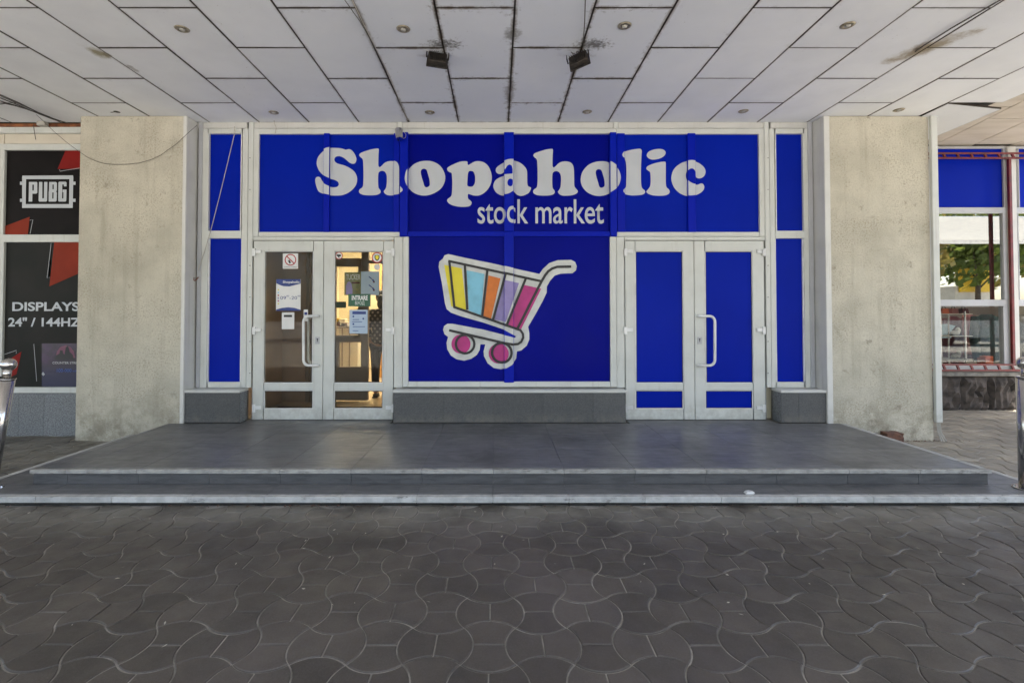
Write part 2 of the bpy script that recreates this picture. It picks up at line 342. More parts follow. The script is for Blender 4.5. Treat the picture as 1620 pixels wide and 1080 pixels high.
# ------------------------------------------------------------------ mesh helpers
ORI = {}
class MB:
    def __init__(s): s.bm = bmesh.new()
    def box(s, x0, x1, y0, y1, z0, z1, bev=0.0):
        if x1 < x0: x0, x1 = x1, x0
        if y1 < y0: y0, y1 = y1, y0
        if z1 < z0: z0, z1 = z1, z0
        t = bmesh.new(); bmesh.ops.create_cube(t, size=1)
        for v in t.verts: v.co = Vector((x0+(v.co.x+.5)*(x1-x0), y0+(v.co.y+.5)*(y1-y0), z0+(v.co.z+.5)*(z1-z0)))
        if bev: bmesh.ops.bevel(t, geom=list(t.edges), offset=bev, segments=1, affect='EDGES', clamp_overlap=True)
        return s.add(t)
    def add(s, t, mat=None):
        if mat is not None: t.transform(mat)
        me = bpy.data.meshes.new('tmp'); t.to_mesh(me); t.free(); s.bm.from_mesh(me); bpy.data.meshes.remove(me); return s
    def cyl(s, p0, p1, r0, r1=None, seg=16):
        p0, p1 = Vector(p0), Vector(p1); r1 = r0 if r1 is None else r1
        t = bmesh.new(); d = p1-p0
        bmesh.ops.create_cone(t, cap_ends=True, segments=seg, radius1=r0, radius2=max(r1, 1e-5), depth=d.length)
        return s.add(t, Matrix.Translation((p0+p1)/2) @ d.to_track_quat('Z', 'Y').to_matrix().to_4x4())
    def ball(s, c, r, sc=(1, 1, 1), u=20, v=12):
        t = bmesh.new(); bmesh.ops.create_uvsphere(t, u_segments=u, v_segments=v, radius=r)
        return s.add(t, Matrix.Translation(c) @ Matrix.Diagonal((*sc, 1)))
    def tube(s, pts, r, seg=8):
        pts = [Vector(p) for p in pts]; rings = []; up = Vector((.13, .31, .94))
        for i, p in enumerate(pts):
            d = (pts[min(i+1, len(pts)-1)]-pts[max(i-1, 0)]).normalized()
            a = d.cross(up if abs(d.dot(up)) < .95 else Vector((1, 0, 0))).normalized(); b = d.cross(a)
            rings.append([s.bm.verts.new(p+a*cos(2*pi*k/seg)*r+b*sin(2*pi*k/seg)*r) for k in range(seg)])
        for i in range(len(rings)-1):
            for k in range(seg): s.bm.faces.new((rings[i][k], rings[i][(k+1) % seg], rings[i+1][(k+1) % seg], rings[i+1][k]))
        s.bm.faces.new(rings[0][::-1]); s.bm.faces.new(rings[-1]); return s
    def poly(s, pts, y, holes=()):                    # flat outline (x, z) filled at depth y
        t = bmesh.new(); es = []
        for lp in (pts, *holes):
            vs_ = [t.verts.new((x, y, z)) for x, z in lp]
            es += [t.edges.new((vs_[i], vs_[(i+1) % len(vs_)])) for i in range(len(vs_))]
        bmesh.ops.triangle_fill(t, use_beauty=True, use_dissolve=False, edges=es)
        for f in t.faces:
            f.normal_update()
            if f.normal.y > 0: f.normal_flip()
        return s.add(t)
    def prism(s, pts, y0, y1):                        # outline (x, z) between two depths
        a = [s.bm.verts.new((x, y0, z)) for x, z in pts]; b = [s.bm.verts.new((x, y1, z)) for x, z in pts]
        s.bm.faces.new(a); s.bm.faces.new(b[::-1]); n = len(pts)
        for i in range(n): s.bm.faces.new((a[i], b[i], b[(i+1) % n], a[(i+1) % n]))
        return s
    def lathe(s, prof, c=(0, 0), seg=24):
        rings = [[s.bm.verts.new((c[0]+r*cos(2*pi*k/seg), c[1]+r*sin(2*pi*k/seg), z)) for k in range(seg)] for r, z in prof]
        for i in range(len(rings)-1):
            for k in range(seg): s.bm.faces.new((rings[i][k], rings[i][(k+1) % seg], rings[i+1][(k+1) % seg], rings[i+1][k]))
        s.bm.faces.new(rings[0][::-1]); s.bm.faces.new(rings[-1]); return s
    def build(s, name, mat, parent=None, smooth=False, fix=True):
        o0 = ORI.get(parent.name, Vector((0, 0, 0))) if parent else Vector((0, 0, 0))
        if fix: bmesh.ops.recalc_face_normals(s.bm, faces=list(s.bm.faces))
        if o0.length: bmesh.ops.translate(s.bm, vec=-o0, verts=list(s.bm.verts))
        me = bpy.data.meshes.new(name); s.bm.to_mesh(me); s.bm.free(); me.materials.append(M[mat] if isinstance(mat, str) else mat)
        if smooth:
            for p in me.polygons: p.use_smooth = True
        o = bpy.data.objects.new(name, me); C.objects.link(o)
        if parent: o.parent = parent
        ORI[o.name] = o0
        return o
def tag(o, label, cat, group=None):
    o['label'] = label; o['category'] = cat
    if group: o['group'] = group
    return o
def thing(name, label, cat, loc=(0, 0, 0), group=None):
    o = bpy.data.objects.new(name, None); o.empty_display_size = .1; C.objects.link(o); o.location = loc
    ORI[o.name] = Vector(loc); return tag(o, label, cat, group)
def structure(o): o['kind'] = 'structure'; return o
def inst(name, me, parent, loc, rot=(0, 0, 0)):       # a piece sharing mesh data
    o = bpy.data.objects.new(name, me); C.objects.link(o); o.parent = parent
    o.location = Vector(loc)-ORI.get(parent.name, Vector((0, 0, 0))); o.rotation_euler = rot; return o
def mesh_only(mb, name, mat):
    bmesh.ops.recalc_face_normals(mb.bm, faces=list(mb.bm.faces))
    me = bpy.data.meshes.new(name); mb.bm.to_mesh(me); mb.bm.free(); me.materials.append(M[mat]); return me
def spline(pts, n=5):                                 # closed Catmull-Rom
    out = []; N = len(pts)
    for i in range(N):
        p0, p1, p2, p3 = (pts[(i+k-1) % N] for k in range(4))
        for k in range(n):
            t = k/n
            out.append(tuple(.5*((2*p1[a])+(-p0[a]+p2[a])*t+(2*p0[a]-5*p1[a]+4*p2[a]-p3[a])*t*t+(-p0[a]+3*p1[a]-3*p2[a]+p3[a])*t**3) for a in (0, 1)))
    return out
def circle(cx, cz, r, n=28, sx=1.0): return [(cx+r*sx*cos(2*pi*k/n), cz+r*sin(2*pi*k/n)) for k in range(n)]
def text(body, x0, x1, z0, z1, y, name, mat, parent, clip_x=None, shear=0.0, drape=None, bold=0.0):
    cu = bpy.data.curves.new('t', 'FONT'); cu.body = body; cu.size = 1; cu.shear = shear; cu.offset = bold
    ob = bpy.data.objects.new('t', cu); C.objects.link(ob)
    me = bpy.data.meshes.new_from_object(ob.evaluated_get(bpy.context.evaluated_depsgraph_get()))
    bpy.data.objects.remove(ob); bpy.data.curves.remove(cu)
    b = MB(); b.bm.from_mesh(me); bpy.data.meshes.remove(me)
    xs = [v.co.x for v in b.bm.verts]; zs = [v.co.y for v in b.bm.verts]
    if not xs: return None
    ax, bx, az, bz = min(xs), max(xs), min(zs), max(zs)
    for v in b.bm.verts: v.co = Vector((x0+(v.co.x-ax)/(bx-ax)*(x1-x0), y, z0+(v.co.y-az)/(bz-az)*(z1-z0)))
    if clip_x is not None:
        bmesh.ops.bisect_plane(b.bm, geom=list(b.bm.verts)+list(b.bm.edges)+list(b.bm.faces), plane_co=(clip_x, 0, 0), plane_no=(1, 0, 0), clear_outer=True)
    if drape: drape(b.bm)
    return b.build(name, mat, parent, fix=False)

# ------------------------------------------------------------------ levels and planes of the place
ZC = 3.89            # soffit
ZL, ZP = .076, .203  # lower and upper step
YS1, YS2 = 3.82, 4.10
YP = 5.80            # pillar fronts
YB = 5.82            # plinth fronts
YF = 6.0             # shopfront
YR = 7.66            # right shop
X_LL, X_LR = -4.36, 4.53
X_UL, X_UR = -3.90, 4.12
fx = lambda px, py=400, Y=YF: P(px, py, Y)[0]
fz = lambda py, Y=YF: P(787, py, Y)[1]

# ------------------------------------------------------------------ ground
ground = MB(); ground.box(-90, 90, -90, 40, -.6, -.045); structure(ground.build('ground', 'street'))
pav = MB(); pav.box(-12, 9.6, -1.9, 9, -.044, -.0065); pavement = structure(pav.build('pavement', 'sand'))

PP = .2457
def paver_mesh(seg, cham, deep):
    s = .2; R = (.25+s*s)/(2*s)
    a0 = asin(.5/R)
    def arc_right(n): return [(.5+s-R+R*cos(-a0+2*a0*i/n), R*sin(-a0+2*a0*i/n)) for i in range(n+1)]
    def arc_top(n): return [(R*sin(a0-a0*i/n), .5-s+R-R*cos(a0-a0*i/n)) for i in range(n+1)]   # from corner (.5,.5) to (0,.5-s)
    n = seg; top = arc_top(n); out = []
    out += [(x, -z) for x, z in top[::-1]]
    out += arc_right(2*n)[1:]
    out += top[1:]
    out[0] = (0.0, out[0][1]); out[-1] = (0.0, out[-1][1])
    def inset(pts, d):
        res = []; N = len(pts)
        for i in range(N):
            p, q, r = Vector(pts[i-1]), Vector(pts[i]), Vector(pts[(i+1) % N])
            e1 = (q-p).normalized(); e2 = (r-q).normalized()
            n1 = Vector((-e1.y, e1.x)); n2 = Vector((-e2.y, e2.x)); m = (n1+n2)
            m = m/max(m.length_squared/2, .35); res.append(tuple(q+m*d))
        return res
    mb = MB()
    for sgn in (1, -1):
        o = [(x*PP, y*PP) for x, y in out]
        body = inset(o, .0032); topp = inset(o, .0032+cham) if cham else body
        if sgn < 0: body = [(-x, -y) for x, y in body]; topp = [(-x, -y) for x, y in topp]
        t = [mb.bm.verts.new((x, y, 0)) for x, y in topp]; mb.bm.faces.new(t); N = len(t); prev = t
        if cham:
            c = [mb.bm.verts.new((x, y, -cham)) for x, y in body]
            for i in range(N): mb.bm.faces.new((prev[i], c[i], c[(i+1) % N], prev[(i+1) % N]))
            prev = c
        b = [mb.bm.verts.new((x, y, -deep)) for x, y in body]
        for i in range(N): mb.bm.faces.new((prev[i], b[i], b[(i+1) % N], prev[(i+1) % N]))
    return mb
pm = [mesh_only(paver_mesh(5, .0038, .014), 'paver', m_) for m_ in ('paver', 'paver_sidelit')]
cells = []
def under_steps(x, y):
    if X_LL-.03 < x < X_LR+.03 and y > YS1-.02: return True
    if y > YF+.02 and x < 5.2: return True
    if y > YR+.05 or y > YB and -5.0 < x < 5.2: return True
    return False
for i in range(-42, 46):
    for j in range(-16, 23):
        x = -.037+PP*i; y = 2.238+PP*j
        if under_steps(x, y) or x > 9.5 or x < -10.3: continue
        cells.append((x, y, (i+j) % 2))
def view_size(x, y):
    if y < .4: return 0
    px = CX+x/y*F; py = 497+1.5/y*F
    if px < -40 or px > 1660 or py > 1120: return 0
    if y > 4.0 and X_LL < x < X_LR: return 0
    return 1.0/(y*y*y)
cells.sort(key=lambda c: -view_size(c[0], c[1]))
for x, y, h in cells[:300]:
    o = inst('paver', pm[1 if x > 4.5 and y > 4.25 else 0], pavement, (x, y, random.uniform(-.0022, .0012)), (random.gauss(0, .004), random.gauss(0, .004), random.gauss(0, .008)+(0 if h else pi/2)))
low = mesh_only(paver_mesh(3, .0038, .014), 'paver_field', 'paver'); fb = MB(); fb2 = MB()
for x, y, h in cells[300:]:
    t = bmesh.new(); t.from_mesh(low)
    t.transform(Matrix.Translation((x, y, random.uniform(-.003, .0015))) @ Matrix.Rotation(random.gauss(0, .01)+(0 if h else pi/2), 4, 'Z') @ Matrix.Rotation(random.gauss(0, .006), 4, 'X'))
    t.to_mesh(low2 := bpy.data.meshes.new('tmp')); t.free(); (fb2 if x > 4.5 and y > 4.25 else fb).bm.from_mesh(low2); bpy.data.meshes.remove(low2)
o = fb.build('paver_field', 'paver', pavement, fix=False); o['kind'] = 'stuff'
o = fb2.build('sidelit_paver_field', 'paver_sidelit', pavement, fix=False); o['kind'] = 'stuff'

# ------------------------------------------------------------------ building mass and ceiling
b = MB(); b.box(-26, 9.4, -1.6, 16, ZC+.75, 17); structure(b.build('building', 'plaster'))
cb = MB()
cb.box(-12, 5.70, -1.6, 6.6, ZC+.028, ZC+.6); cb.box(-12.0, 5.70, -1.75, -1.602, ZC-.05, ZC+.6)
ceiling = structure(cb.build('ceiling', 'ceiling_back'))
PW, PL, GAP = .62, 1.135, .013
plen = {}
def panel_mesh(L):
    k = round(L, 3)
    if k not in plen:
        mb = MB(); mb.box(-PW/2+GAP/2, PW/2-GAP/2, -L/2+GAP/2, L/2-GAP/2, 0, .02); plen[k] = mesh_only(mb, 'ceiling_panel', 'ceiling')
    return plen[k]
for k in range(-19, 9):
    x = .135+PW*(k+.5); ymax = 6.02 if k < 8 else 7.73
    for j in range(-5, 5):
        y0 = 3.745+PL*j+(0 if k % 2 else PL/2); y1 = y0+PL
        if y0 > ymax-.1: continue
        sag = (k == 8 and y0 < 5.9 < y1+.2 and y0 > 4.9)
        y1 = min(y1, ymax); y0 = max(y0, -1.59)
        if y1-y0 < .1: continue
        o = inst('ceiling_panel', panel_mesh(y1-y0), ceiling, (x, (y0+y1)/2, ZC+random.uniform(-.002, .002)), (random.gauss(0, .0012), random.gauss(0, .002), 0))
        o['half_len'] = (y1-y0)/2-GAP/2
        if sag:
            o.rotation_euler = (radians(-.8), radians(6.0), 0); o.location.z -= .045; o['label'] = 'sagging panel with one corner dropped'
# higher soffit on the right, warm light painted in as beige, sloping towards the right shop
zR = P(1540, 229, YR)[1]; sl = .10
sb = MB(); y0s, y1s = .5, YR+.1
zz = lambda y: zR+(YR-y)*sl
for (xa, xb) in ((5.72, 9.4),):
    vs_ = [sb.bm.verts.new(p) for p in ((xa, y0s, zz(y0s)+.025), (xb, y0s, zz(y0s)+.025), (xb, y1s, zz(y1s)+.025), (xa, y1s, zz(y1s)+.025))]; sb.bm.faces.new(vs_)
    vt = [sb.bm.verts.new((v.co.x, v.co.y, v.co.z+.1)) for v in vs_]; sb.bm.faces.new(vt[::-1])
    for i in range(4): sb.bm.faces.new((vs_[i], vt[i], vt[(i+1) % 4], vs_[(i+1) % 4]))
soffit = structure(sb.build('soffit', 'ceiling_back'))
sm = MB(); sm.box(-.31+.006, .31-.006, -.5675+.006, .5675-.006, 0, .018, .002); sme = mesh_only(sm, 'soffit_panel', 'soffit')
for k in range(5):
    x = 6.03+.62*k
    for j in range(6):
        y = YR-.5675*(1 if k % 2 else .45)-1.135*j
        inst('soffit_panel', sme, soffit, (x, y, zz(y)), (-atan(sl), 0, 0))
cv = MB(); cv.box(5.735, 6.5, YR-.2, YR-.12, zz(YR)+.1, ZC+.6); cv.box(5.72, 9.4, .35, .45, zz(.5), ZC+.74); structure(cv.build('wall', 'plaster'))

# ------------------------------------------------------------------ pillars
def pillar(x0, x1, ycut, yback, label, inner):
    t = thing('concrete_pillar', label, 'pillar', ((x0+x1)/2, YP, 0))
    b = MB(); b.box(x0, x1, YP, yback, -.02, ZC-.003, .012)
    b.build('shaft', 'concrete', t)
    p = MB()
    if inner == 'right': p.box(x1+.001, x1+.012, YP+.006, YF+.02, ZP, ZC-.004, .003); p.box(x1-.03, x1+.0105, YP-.004, YP+.0055, ZP, ZC-.004, .002)
    else: p.box(x0-.012, x0-.001, YP+.006, YF+.02, ZP, ZC-.004, .003); p.box(x0-.0105, x0+.055, YP-.004, YP+.0055, ZP, ZC-.004, .002)
    p.build('plaster_edge', 'plaster', t)
    return t
xl0, xl1 = P(122, 450, YP)[0], P(291, 450, YP)[0]
xr0, xr1 = P(1308, 450, YP)[0], P(1474, 450, YP)[0]
pillar(xl0, xl1, 0, 6.4, 'beige rough concrete pillar between the black gaming window and the shop entrance', 'right')
pillar(xr0, xr1, 0, YR-.02, 'pale speckled concrete pillar with a white cable trunking on its right edge', 'left')

# ------------------------------------------------------------------ entrance steps
st = thing('entrance_steps', 'two low steps of slate grey tiles with pale worn edges leading up to the doors', 'steps', (0, 4.8, 0))
b = MB(); b.box(X_LL+.02, X_LR-.02, YS1+.035, 6.0, -.02, ZL-.012); b.build('lower_core', 'gap_shade', st)
b = MB(); b.box(X_UL+.012, X_UR-.012, YS2+.016, 6.6, ZL-.011, ZP-.012); b.build('upper_core', 'cement', st)
TX = [1.748+.595*k for k in range(-13, 8)]
def spans(x0, x1):
    xs = [x0]+[x for x in TX if x0+.06 < x < x1-.06]+[x1]
    return list(zip(xs[:-1], xs[1:]))
g = .0009
def tile(name, x0, x1, y0, y1, z0, z1, mat, bev=.0012):
    cx, cy, cz = (x0+x1)/2, (y0+y1)/2, (z0+z1)/2
    mb = MB(); mb.box(x0-cx, x1-cx, y0-cy, y1-cy, z0-cz, z1-cz, bev); me = mesh_only(mb, name, mat)
    return inst(name, me, st, (cx, cy, cz+random.uniform(-.0006, .0006)))
for x0, x1 in spans(X_UL+.05, X_UR-.05):
    for y0, y1 in ((YS2+.03, 4.72), (4.72, 5.315), (5.315, 5.8)):
        tile('tread_tile', x0+g, x1-g, y0+g, y1-g, ZP-.011, ZP, 'tile')
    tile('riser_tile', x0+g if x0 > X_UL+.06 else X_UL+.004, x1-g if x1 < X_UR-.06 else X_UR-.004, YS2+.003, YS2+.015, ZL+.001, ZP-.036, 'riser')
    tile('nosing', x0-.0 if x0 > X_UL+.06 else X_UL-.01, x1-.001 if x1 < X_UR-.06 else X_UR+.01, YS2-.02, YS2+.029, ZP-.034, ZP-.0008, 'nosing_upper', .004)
for x0, x1 in ((fx(394, 668), fx(622, 668)), (fx(990, 668), fx(1216, 668))):
    tile('tread_tile', x0, x1, 5.802, 6.09, ZP-.011, ZP, 'tile')
for x0, x1 in spans(X_LL+.05, X_LR-.05):
    tile('tread_tile', x0+g, x1-g, YS1+.06, YS2+.002, ZL-.011, ZL, 'tile')
    tile('nosing', x0 if x0 > X_LL+.06 else X_LL-.005, x1-.001 if x1 < X_LR-.06 else X_LR+.005, YS1, YS1+.059, ZL-.048, ZL-.0008, 'nosing', .004)
for x0, x1, zt in ((X_UL-.01, X_UL+.049, ZP), (X_UR-.049, X_UR+.01, ZP)):
    for y0, y1 in ((YS2+.03, 4.72), (4.72, 5.315), (5.315, 5.8)): tile('edge_strip', x0, x1, y0+g, y1-g, zt-.034, zt-.0005, 'nosing' if x0 > 0 else 'tile', .003)
    xs = (X_UL, X_UL+.012) if x0 < 0 else (X_UR-.012, X_UR)
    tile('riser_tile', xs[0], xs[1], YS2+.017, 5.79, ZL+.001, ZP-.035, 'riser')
for x0, x1, xi0, xi1 in ((X_LL-.005, X_LL+.055, X_LL+.056, X_UL-.002), (X_LR-.055, X_LR+.005, X_UR+.002, X_LR-.056)):
    for y0, y1 in ((YS1+.06, 4.4), (4.4, 5.1), (5.1, 5.79)):
        tile('edge_strip', x0, x1, y0+g, y1-g, ZL-.048, ZL-.0005, 'nosing', .004)
        tile('tread_tile', xi0, xi1, max(y0, YS2+.005)+g, y1-g, ZL-.011, ZL-.0003, 'tile')

# ------------------------------------------------------------------ plinths under the windows
def plinth(px0, px1, label, cuts, open_l, open_r):
    x0, x1 = P(px0, 645, YB)[0], P(px1, 645, YB)[0]; zt = P(787, 621, YB)[1]; zl = P(787, 616.5, YB)[1]
    t = thing('plinth', label, 'plinth', ((x0+x1)/2, YB, ZP))
    b = MB(); b.box(x0+.012, x1-.012, YB+.012, YF+.05, ZP, zt-.002); b.build('core', 'cement', t)
    xs = [x0+(x1-x0)*c for c in cuts]
    for a, c in zip(xs[:-1], xs[1:]):
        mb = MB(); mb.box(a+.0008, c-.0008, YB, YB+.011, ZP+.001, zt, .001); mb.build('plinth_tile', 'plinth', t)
    for op, xa, xb in ((open_l, x0, x0+.011), (open_r, x1-.011, x1)):
        if op: mb = MB(); mb.box(xa, xb, YB+.0118, YF+.0, ZP+.001, zt, .001); mb.build('plinth_tile', 'granite', t)
    mb = MB(); mb.box(x0-.004, x1+.004, YB-.008, YB+.02, zt+.0005, zl, .002); mb.box(x0-.003, x1+.003, YB+.0205, YF+.02, zt+.0005, zl-.003)
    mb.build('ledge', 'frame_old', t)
    return t
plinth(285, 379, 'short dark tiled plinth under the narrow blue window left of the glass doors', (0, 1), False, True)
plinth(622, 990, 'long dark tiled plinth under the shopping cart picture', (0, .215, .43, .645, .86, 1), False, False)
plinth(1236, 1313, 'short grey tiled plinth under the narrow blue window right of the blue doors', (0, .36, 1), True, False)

# ------------------------------------------------------------------ shopfront
sf = thing('shopfront', 'white framed shopfront with two pairs of doors and blue panes between the pillars', 'shopfront', (0, YF, ZP))
def rect(b, px0, px1, py0, py1, y0, y1, bev=.003, Y=None):
    Y = Y or y0; xm = (py0+py1)/2
    b.box(P(px0, xm, Y)[0], P(px1, xm, Y)[0], y0, y1, P(787, py1, Y)[1], P(787, py0, Y)[1], bev)
# head beam in three lengths, tight under the ceiling
for a, c in ((313, 391), (400, 628), (636.5, 970.5), (978, 1211), (1219, 1285)):
    b = MB(); rect(b, a, c, 193.2, 203, YF+.01, YF+.09); b.build('head_rail', 'frame_old', sf)
for a, c in ((391.5, 399), (628.5, 636), (971, 977.5), (1211.5, 1218.5)):
    b = MB(); rect(b, a, c, 193.2, 203 if 600 < a < 1000 else 613, YF-.012, YF+.1); b.build('post', 'frame', sf)
for a, c in ((311.5, 318), (1280.5, 1288)):
    b = MB(); rect(b, a, c, 193.3, 613, YF-.005, YF+.1, .004); b.build('corner_strip', 'frame_grey', sf)
def side_window(px0, px1, in0, in1, lin0, lin1):
    b = MB(); y0, y1 = YF, YF+.08
    rect(b, px0, in0, 203.5, 613, y0, y1); rect(b, in1, px1, 203.5, 613, y0, y1)
    rect(b, in0, in1, 203.5, 211.5, y0, y1); rect(b, in0, in1, 365, 377, y0, y1); rect(b, in0, in1, 604, 613, y0, y1)
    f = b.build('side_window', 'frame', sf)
    bd = MB()
    for (t0, t1) in ((211.5, 365), (377, 604)):
        rect(bd, in0, in0+1.6, t0, t1, y0+.012, y1-.02, .002); rect(bd, in1-1.6, in1, t0, t1, y0+.012, y1-.02, .002)
    bd.build('glazing_bead', 'white', f)
    for (t0, t1) in ((211.5, 365), (377, 604)):
        p = MB(); rect(p, in0-1, in1+1, t0-1, t1+1, YF+.034, YF+.05, .0); p.build('pane', 'blue', f)
side_window(318.5, 391, 328.5, 382, 0, 0)
side_window(1219, 1280, 1227, 1272.5, 0, 0)
# screws on the posts
sc = MB()
for px in (395.5, 641, 1215, 969):
    for py in (250, 300, 420, 470, 540, 590):
        if 600 < px < 1000 and py < 400: continue
        x, z = P(px, py, YF-.012); sc.cyl((x, YF-.015, z), (x, YF-.008, z), .006, seg=8)
sc.build('screw', 'gasket', sf)
# transom frames over the doors
for a, c in ((400, 622), (989, 1210.5)):
    b = MB(); lo, hi = (a, a+9) if a < 500 else (c-9, c)
    rect(b, lo, hi, 203.5, 374, YF, YF+.08)
    u0, u1 = (hi, 637) if a < 500 else (975, lo)
    rect(b, u0, u1, 203.5, 212, YF, YF+.08); rect(b, u0, u1 if a > 500 else 637, 367, 374, YF, YF+.08)
    b.build('transom_frame', 'frame', sf)
b = MB(); rect(b, 637.5, 974.5, 203.5, 211.5, YF, YF+.08); b.build('transom_frame', 'frame', sf)
# door frames
for a, c in ((399.5, 623), (988, 1211)):
    b = MB(); rect(b, a, c, 374.4, 380.3, YF+.004, YF+.09); rect(b, a+2, c-2, 378.6, 379.6, YF-.004, YF+.0035, .001)
    b.build('door_head', 'frame', sf)
    b = MB(); rect(b, a-.3, a+1.6, 380.6, 664, YF+.03, YF+.09); rect(b, c-1.6, c+.3, 380.6, 664, YF+.03, YF+.09); b.build('door_jamb', 'frame_grey', sf)
# posts flanking the middle window
for a, c, m_ in ((623.3, 637, 'frame'), (975.5, 988, 'frame')):
    b = MB(); rect(b, a, c, 374.4, 613, YF-.006, YF+.09, .003); b.build('post', m_, sf)
# middle window frame
b = MB(); rect(b, 637.3, 646, 374.5, 612, YF-.03, YF+.06); rect(b, 965.5, 975.2, 374.5, 612, YF-.03, YF+.06); rect(b, 646, 965.5, 603.5, 612, YF-.03, YF+.06)
b.build('display_window', 'frame', sf)
# doors
YD = YF-.012
def door(px0, px1, m0, m1, l0, l1, hinge_left, film, handle):
    b = MB(); y0, y1 = YD, YD+.06
    rect(b, px0, m0, 381, 663.5, y0, y1, .004); rect(b, m1, px1, 381, 663.5, y0, y1, .004)
    for t0, t1 in ((381, 397), (606, 617), (646.5, 663.5)): rect(b, m0, m1, t0, t1, y0, y1, .004)
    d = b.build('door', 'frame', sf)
    bd = MB()
    for t0, t1 in ((397, 606), (617, 646.5)):
        rect(bd, m0, m0+1.5, t0, t1, y0+.012, y1-.012, .002); rect(bd, m1-1.5, m1, t0, t1, y0+.012, y1-.012, .002)
        rect(bd, m0+1.5, m1-1.5, t0, t0+1.2, y0+.012, y1-.012, .002); rect(bd, m0+1.5, m1-1.5, t1-1.2, t1, y0+.012, y1-.012, .002)
    bd.build('glazing_bead', 'white', d)
    gk = MB()
    for t0, t1 in ((397, 606), (617, 646.5)):
        rect(gk, m0+1.5, m0+2.3, t0+1.2, t1-1.2, y0+.018, y0+.0258, 0); rect(gk, m1-2.3, m1-1.5, t0+1.2, t1-1.2, y0+.018, y0+.0258, 0)
        rect(gk, m0+2.3, m1-2.3, t0+1.2, t0+2, y0+.018, y0+.0258, 0); rect(gk, m0+2.3, m1-2.3, t1-2, t1-1.2, y0+.018, y0+.0258, 0)
    gk.build('gasket', 'gasket', d)
    for t0, t1 in ((397, 606), (617, 646.5)):
        p = MB(); rect(p, m0, m1, t0, t1, y0+.026, y0+.032, 0, Y=y0+.026); p.build('pane', 'blue' if film else 'glass', d)
    hx = px0-2 if hinge_left else px1+2
    for py in (399, 523, 646):
        h = MB(); s_ = 1 if hinge_left else -1
        rect(h, min(hx, hx+s_*5), max(hx, hx+s_*5), py-6, py+6, y0-.028, y0+.01, .003)
        rect(h, min(hx+s_*5, hx+s_*14), max(hx+s_*5, hx+s_*14), py-4, py+1.5, y0-.020, y0-.001, .003)
        h.build('hinge', 'white', d)
    if handle:
        ax, gx = handle; s_ = 1 if gx > ax else -1; pts = []
        X = lambda px, py: P(px, py, YD-.05)
        def pt(px, py, y): x, z = X(px, py); return (x, y, z)
        pts = [pt(ax, 500, YD+.004), pt(ax, 500, YD-.035), pt(ax+s_*2, 500, YD-.048), pt(gx-s_*9, 500, YD-.05)]
        for i in range(1, 7): a = i/6*pi/2; pts.append(pt(gx-s_*9+s_*9*sin(a), 509-9*cos(a), YD-.05))
        for i in range(0, 7): a = i/6*pi/2; pts.append(pt(gx-s_*9+s_*9*cos(a), 569+9*sin(a), YD-.05))
        pts += [pt(ax+s_*2, 578, YD-.048), pt(ax, 578, YD-.035), pt(ax, 578, YD+.004)]
        h = MB(); h.tube(pts, .0165, 12); h.build('handle', 'white', d, smooth=True)
        h = MB(); h.tube([(p[0], 2*(YD+.03)-p[1], p[2]) for p in pts], .0165, 12); h.build('handle', 'white', d, smooth=True)
        k = MB(); rect(k, ax-3.5, ax+3.5, 533, 544, YD-.006, YD+.002, .002); k.build('lock_plate', 'frame_grey', d)
        x, z = P(ax, 538, YD-.008); k = MB(); k.cyl((x, YD-.0085, z+.012), (x, YD-.004, z+.012), .009, seg=12); k.box(x-.004, x+.004, YD-.0085, YD-.004, z-.02, z+.006); k.build('keyhole', 'gasket', d)
    return d
door(400.5, 510.8, 417, 495.5, 0, 0, True, False, (502, 480))
door(511.6, 622, 528, 606.5, 0, 0, False, False, None)
door(989.5, 1098.4, 1005, 1081.5, 0, 0, True, True, None)
door(1099.2, 1209.8, 1115.5, 1191.5, 0, 0, False, True, (1107, 1131))
for a, c in ((399.5, 623), (988, 1211)):
    b = MB(); rect(b, a, c, 663.9, 667, YF-.004, YF+.1, .002); b.build('threshold', 'gasket', sf)

# ------------------------------------------------------------------ blue sign over the doors
YPn = YF+.03         # panel face
sg = thing('shop_sign', 'blue sign band with big rounded white lettering running above both pairs of doors', 'sign', (0, YF, fz(367)))
for a, c in ((408.5, 512), (520.5, 623), (644.5, 798), (812.5, 966), (988.5, 1089), (1100.5, 1202)):
    mid = 600 < a < 900 or a == 812.5
    b = MB(); rect(b, a, c, 211, 367.5, YPn, YPn+.012, 0); b.build('sign_panel', 'blue_mid_shade' if 640 < a < 900 else 'blue', sg)
BARS = []            # (x0, x1, face depth) of every proud upright
def bar(px0, px1, py0, py1, y, nm='sign_bar', par=None):
    b = MB(); x0, x1 = P(px0, 290, y)[0], P(px1, 290, y)[0]
    b.box(x0, x1, y, YPn+.011, P(787, py1, y)[1], P(787, py0, y)[1], .005)
    BARS.append((x0, x1, y)); return b.build(nm, 'blue2', par or sg)
bar(511.5, 521, 210.5, 367.3, YF-.004)
bar(622.5, 632, 210.5, 367.3, YF-.002); bar(632.3, 645, 209, 374, YF-.036)
bar(797.5, 813, 209, 365.7, YF-.036)
bar(965.5, 976, 209, 374, YF-.036); bar(976.3, 989, 210.5, 367.3, YF-.002)
bar(1088.5, 1101, 210.5, 367.3, YF-.004)
b = MB(); rect(b, 645.3, 965.2, 366, 374, YF-.03, YPn+.01, .003); b.build('sign_bar', 'blue2', sg)
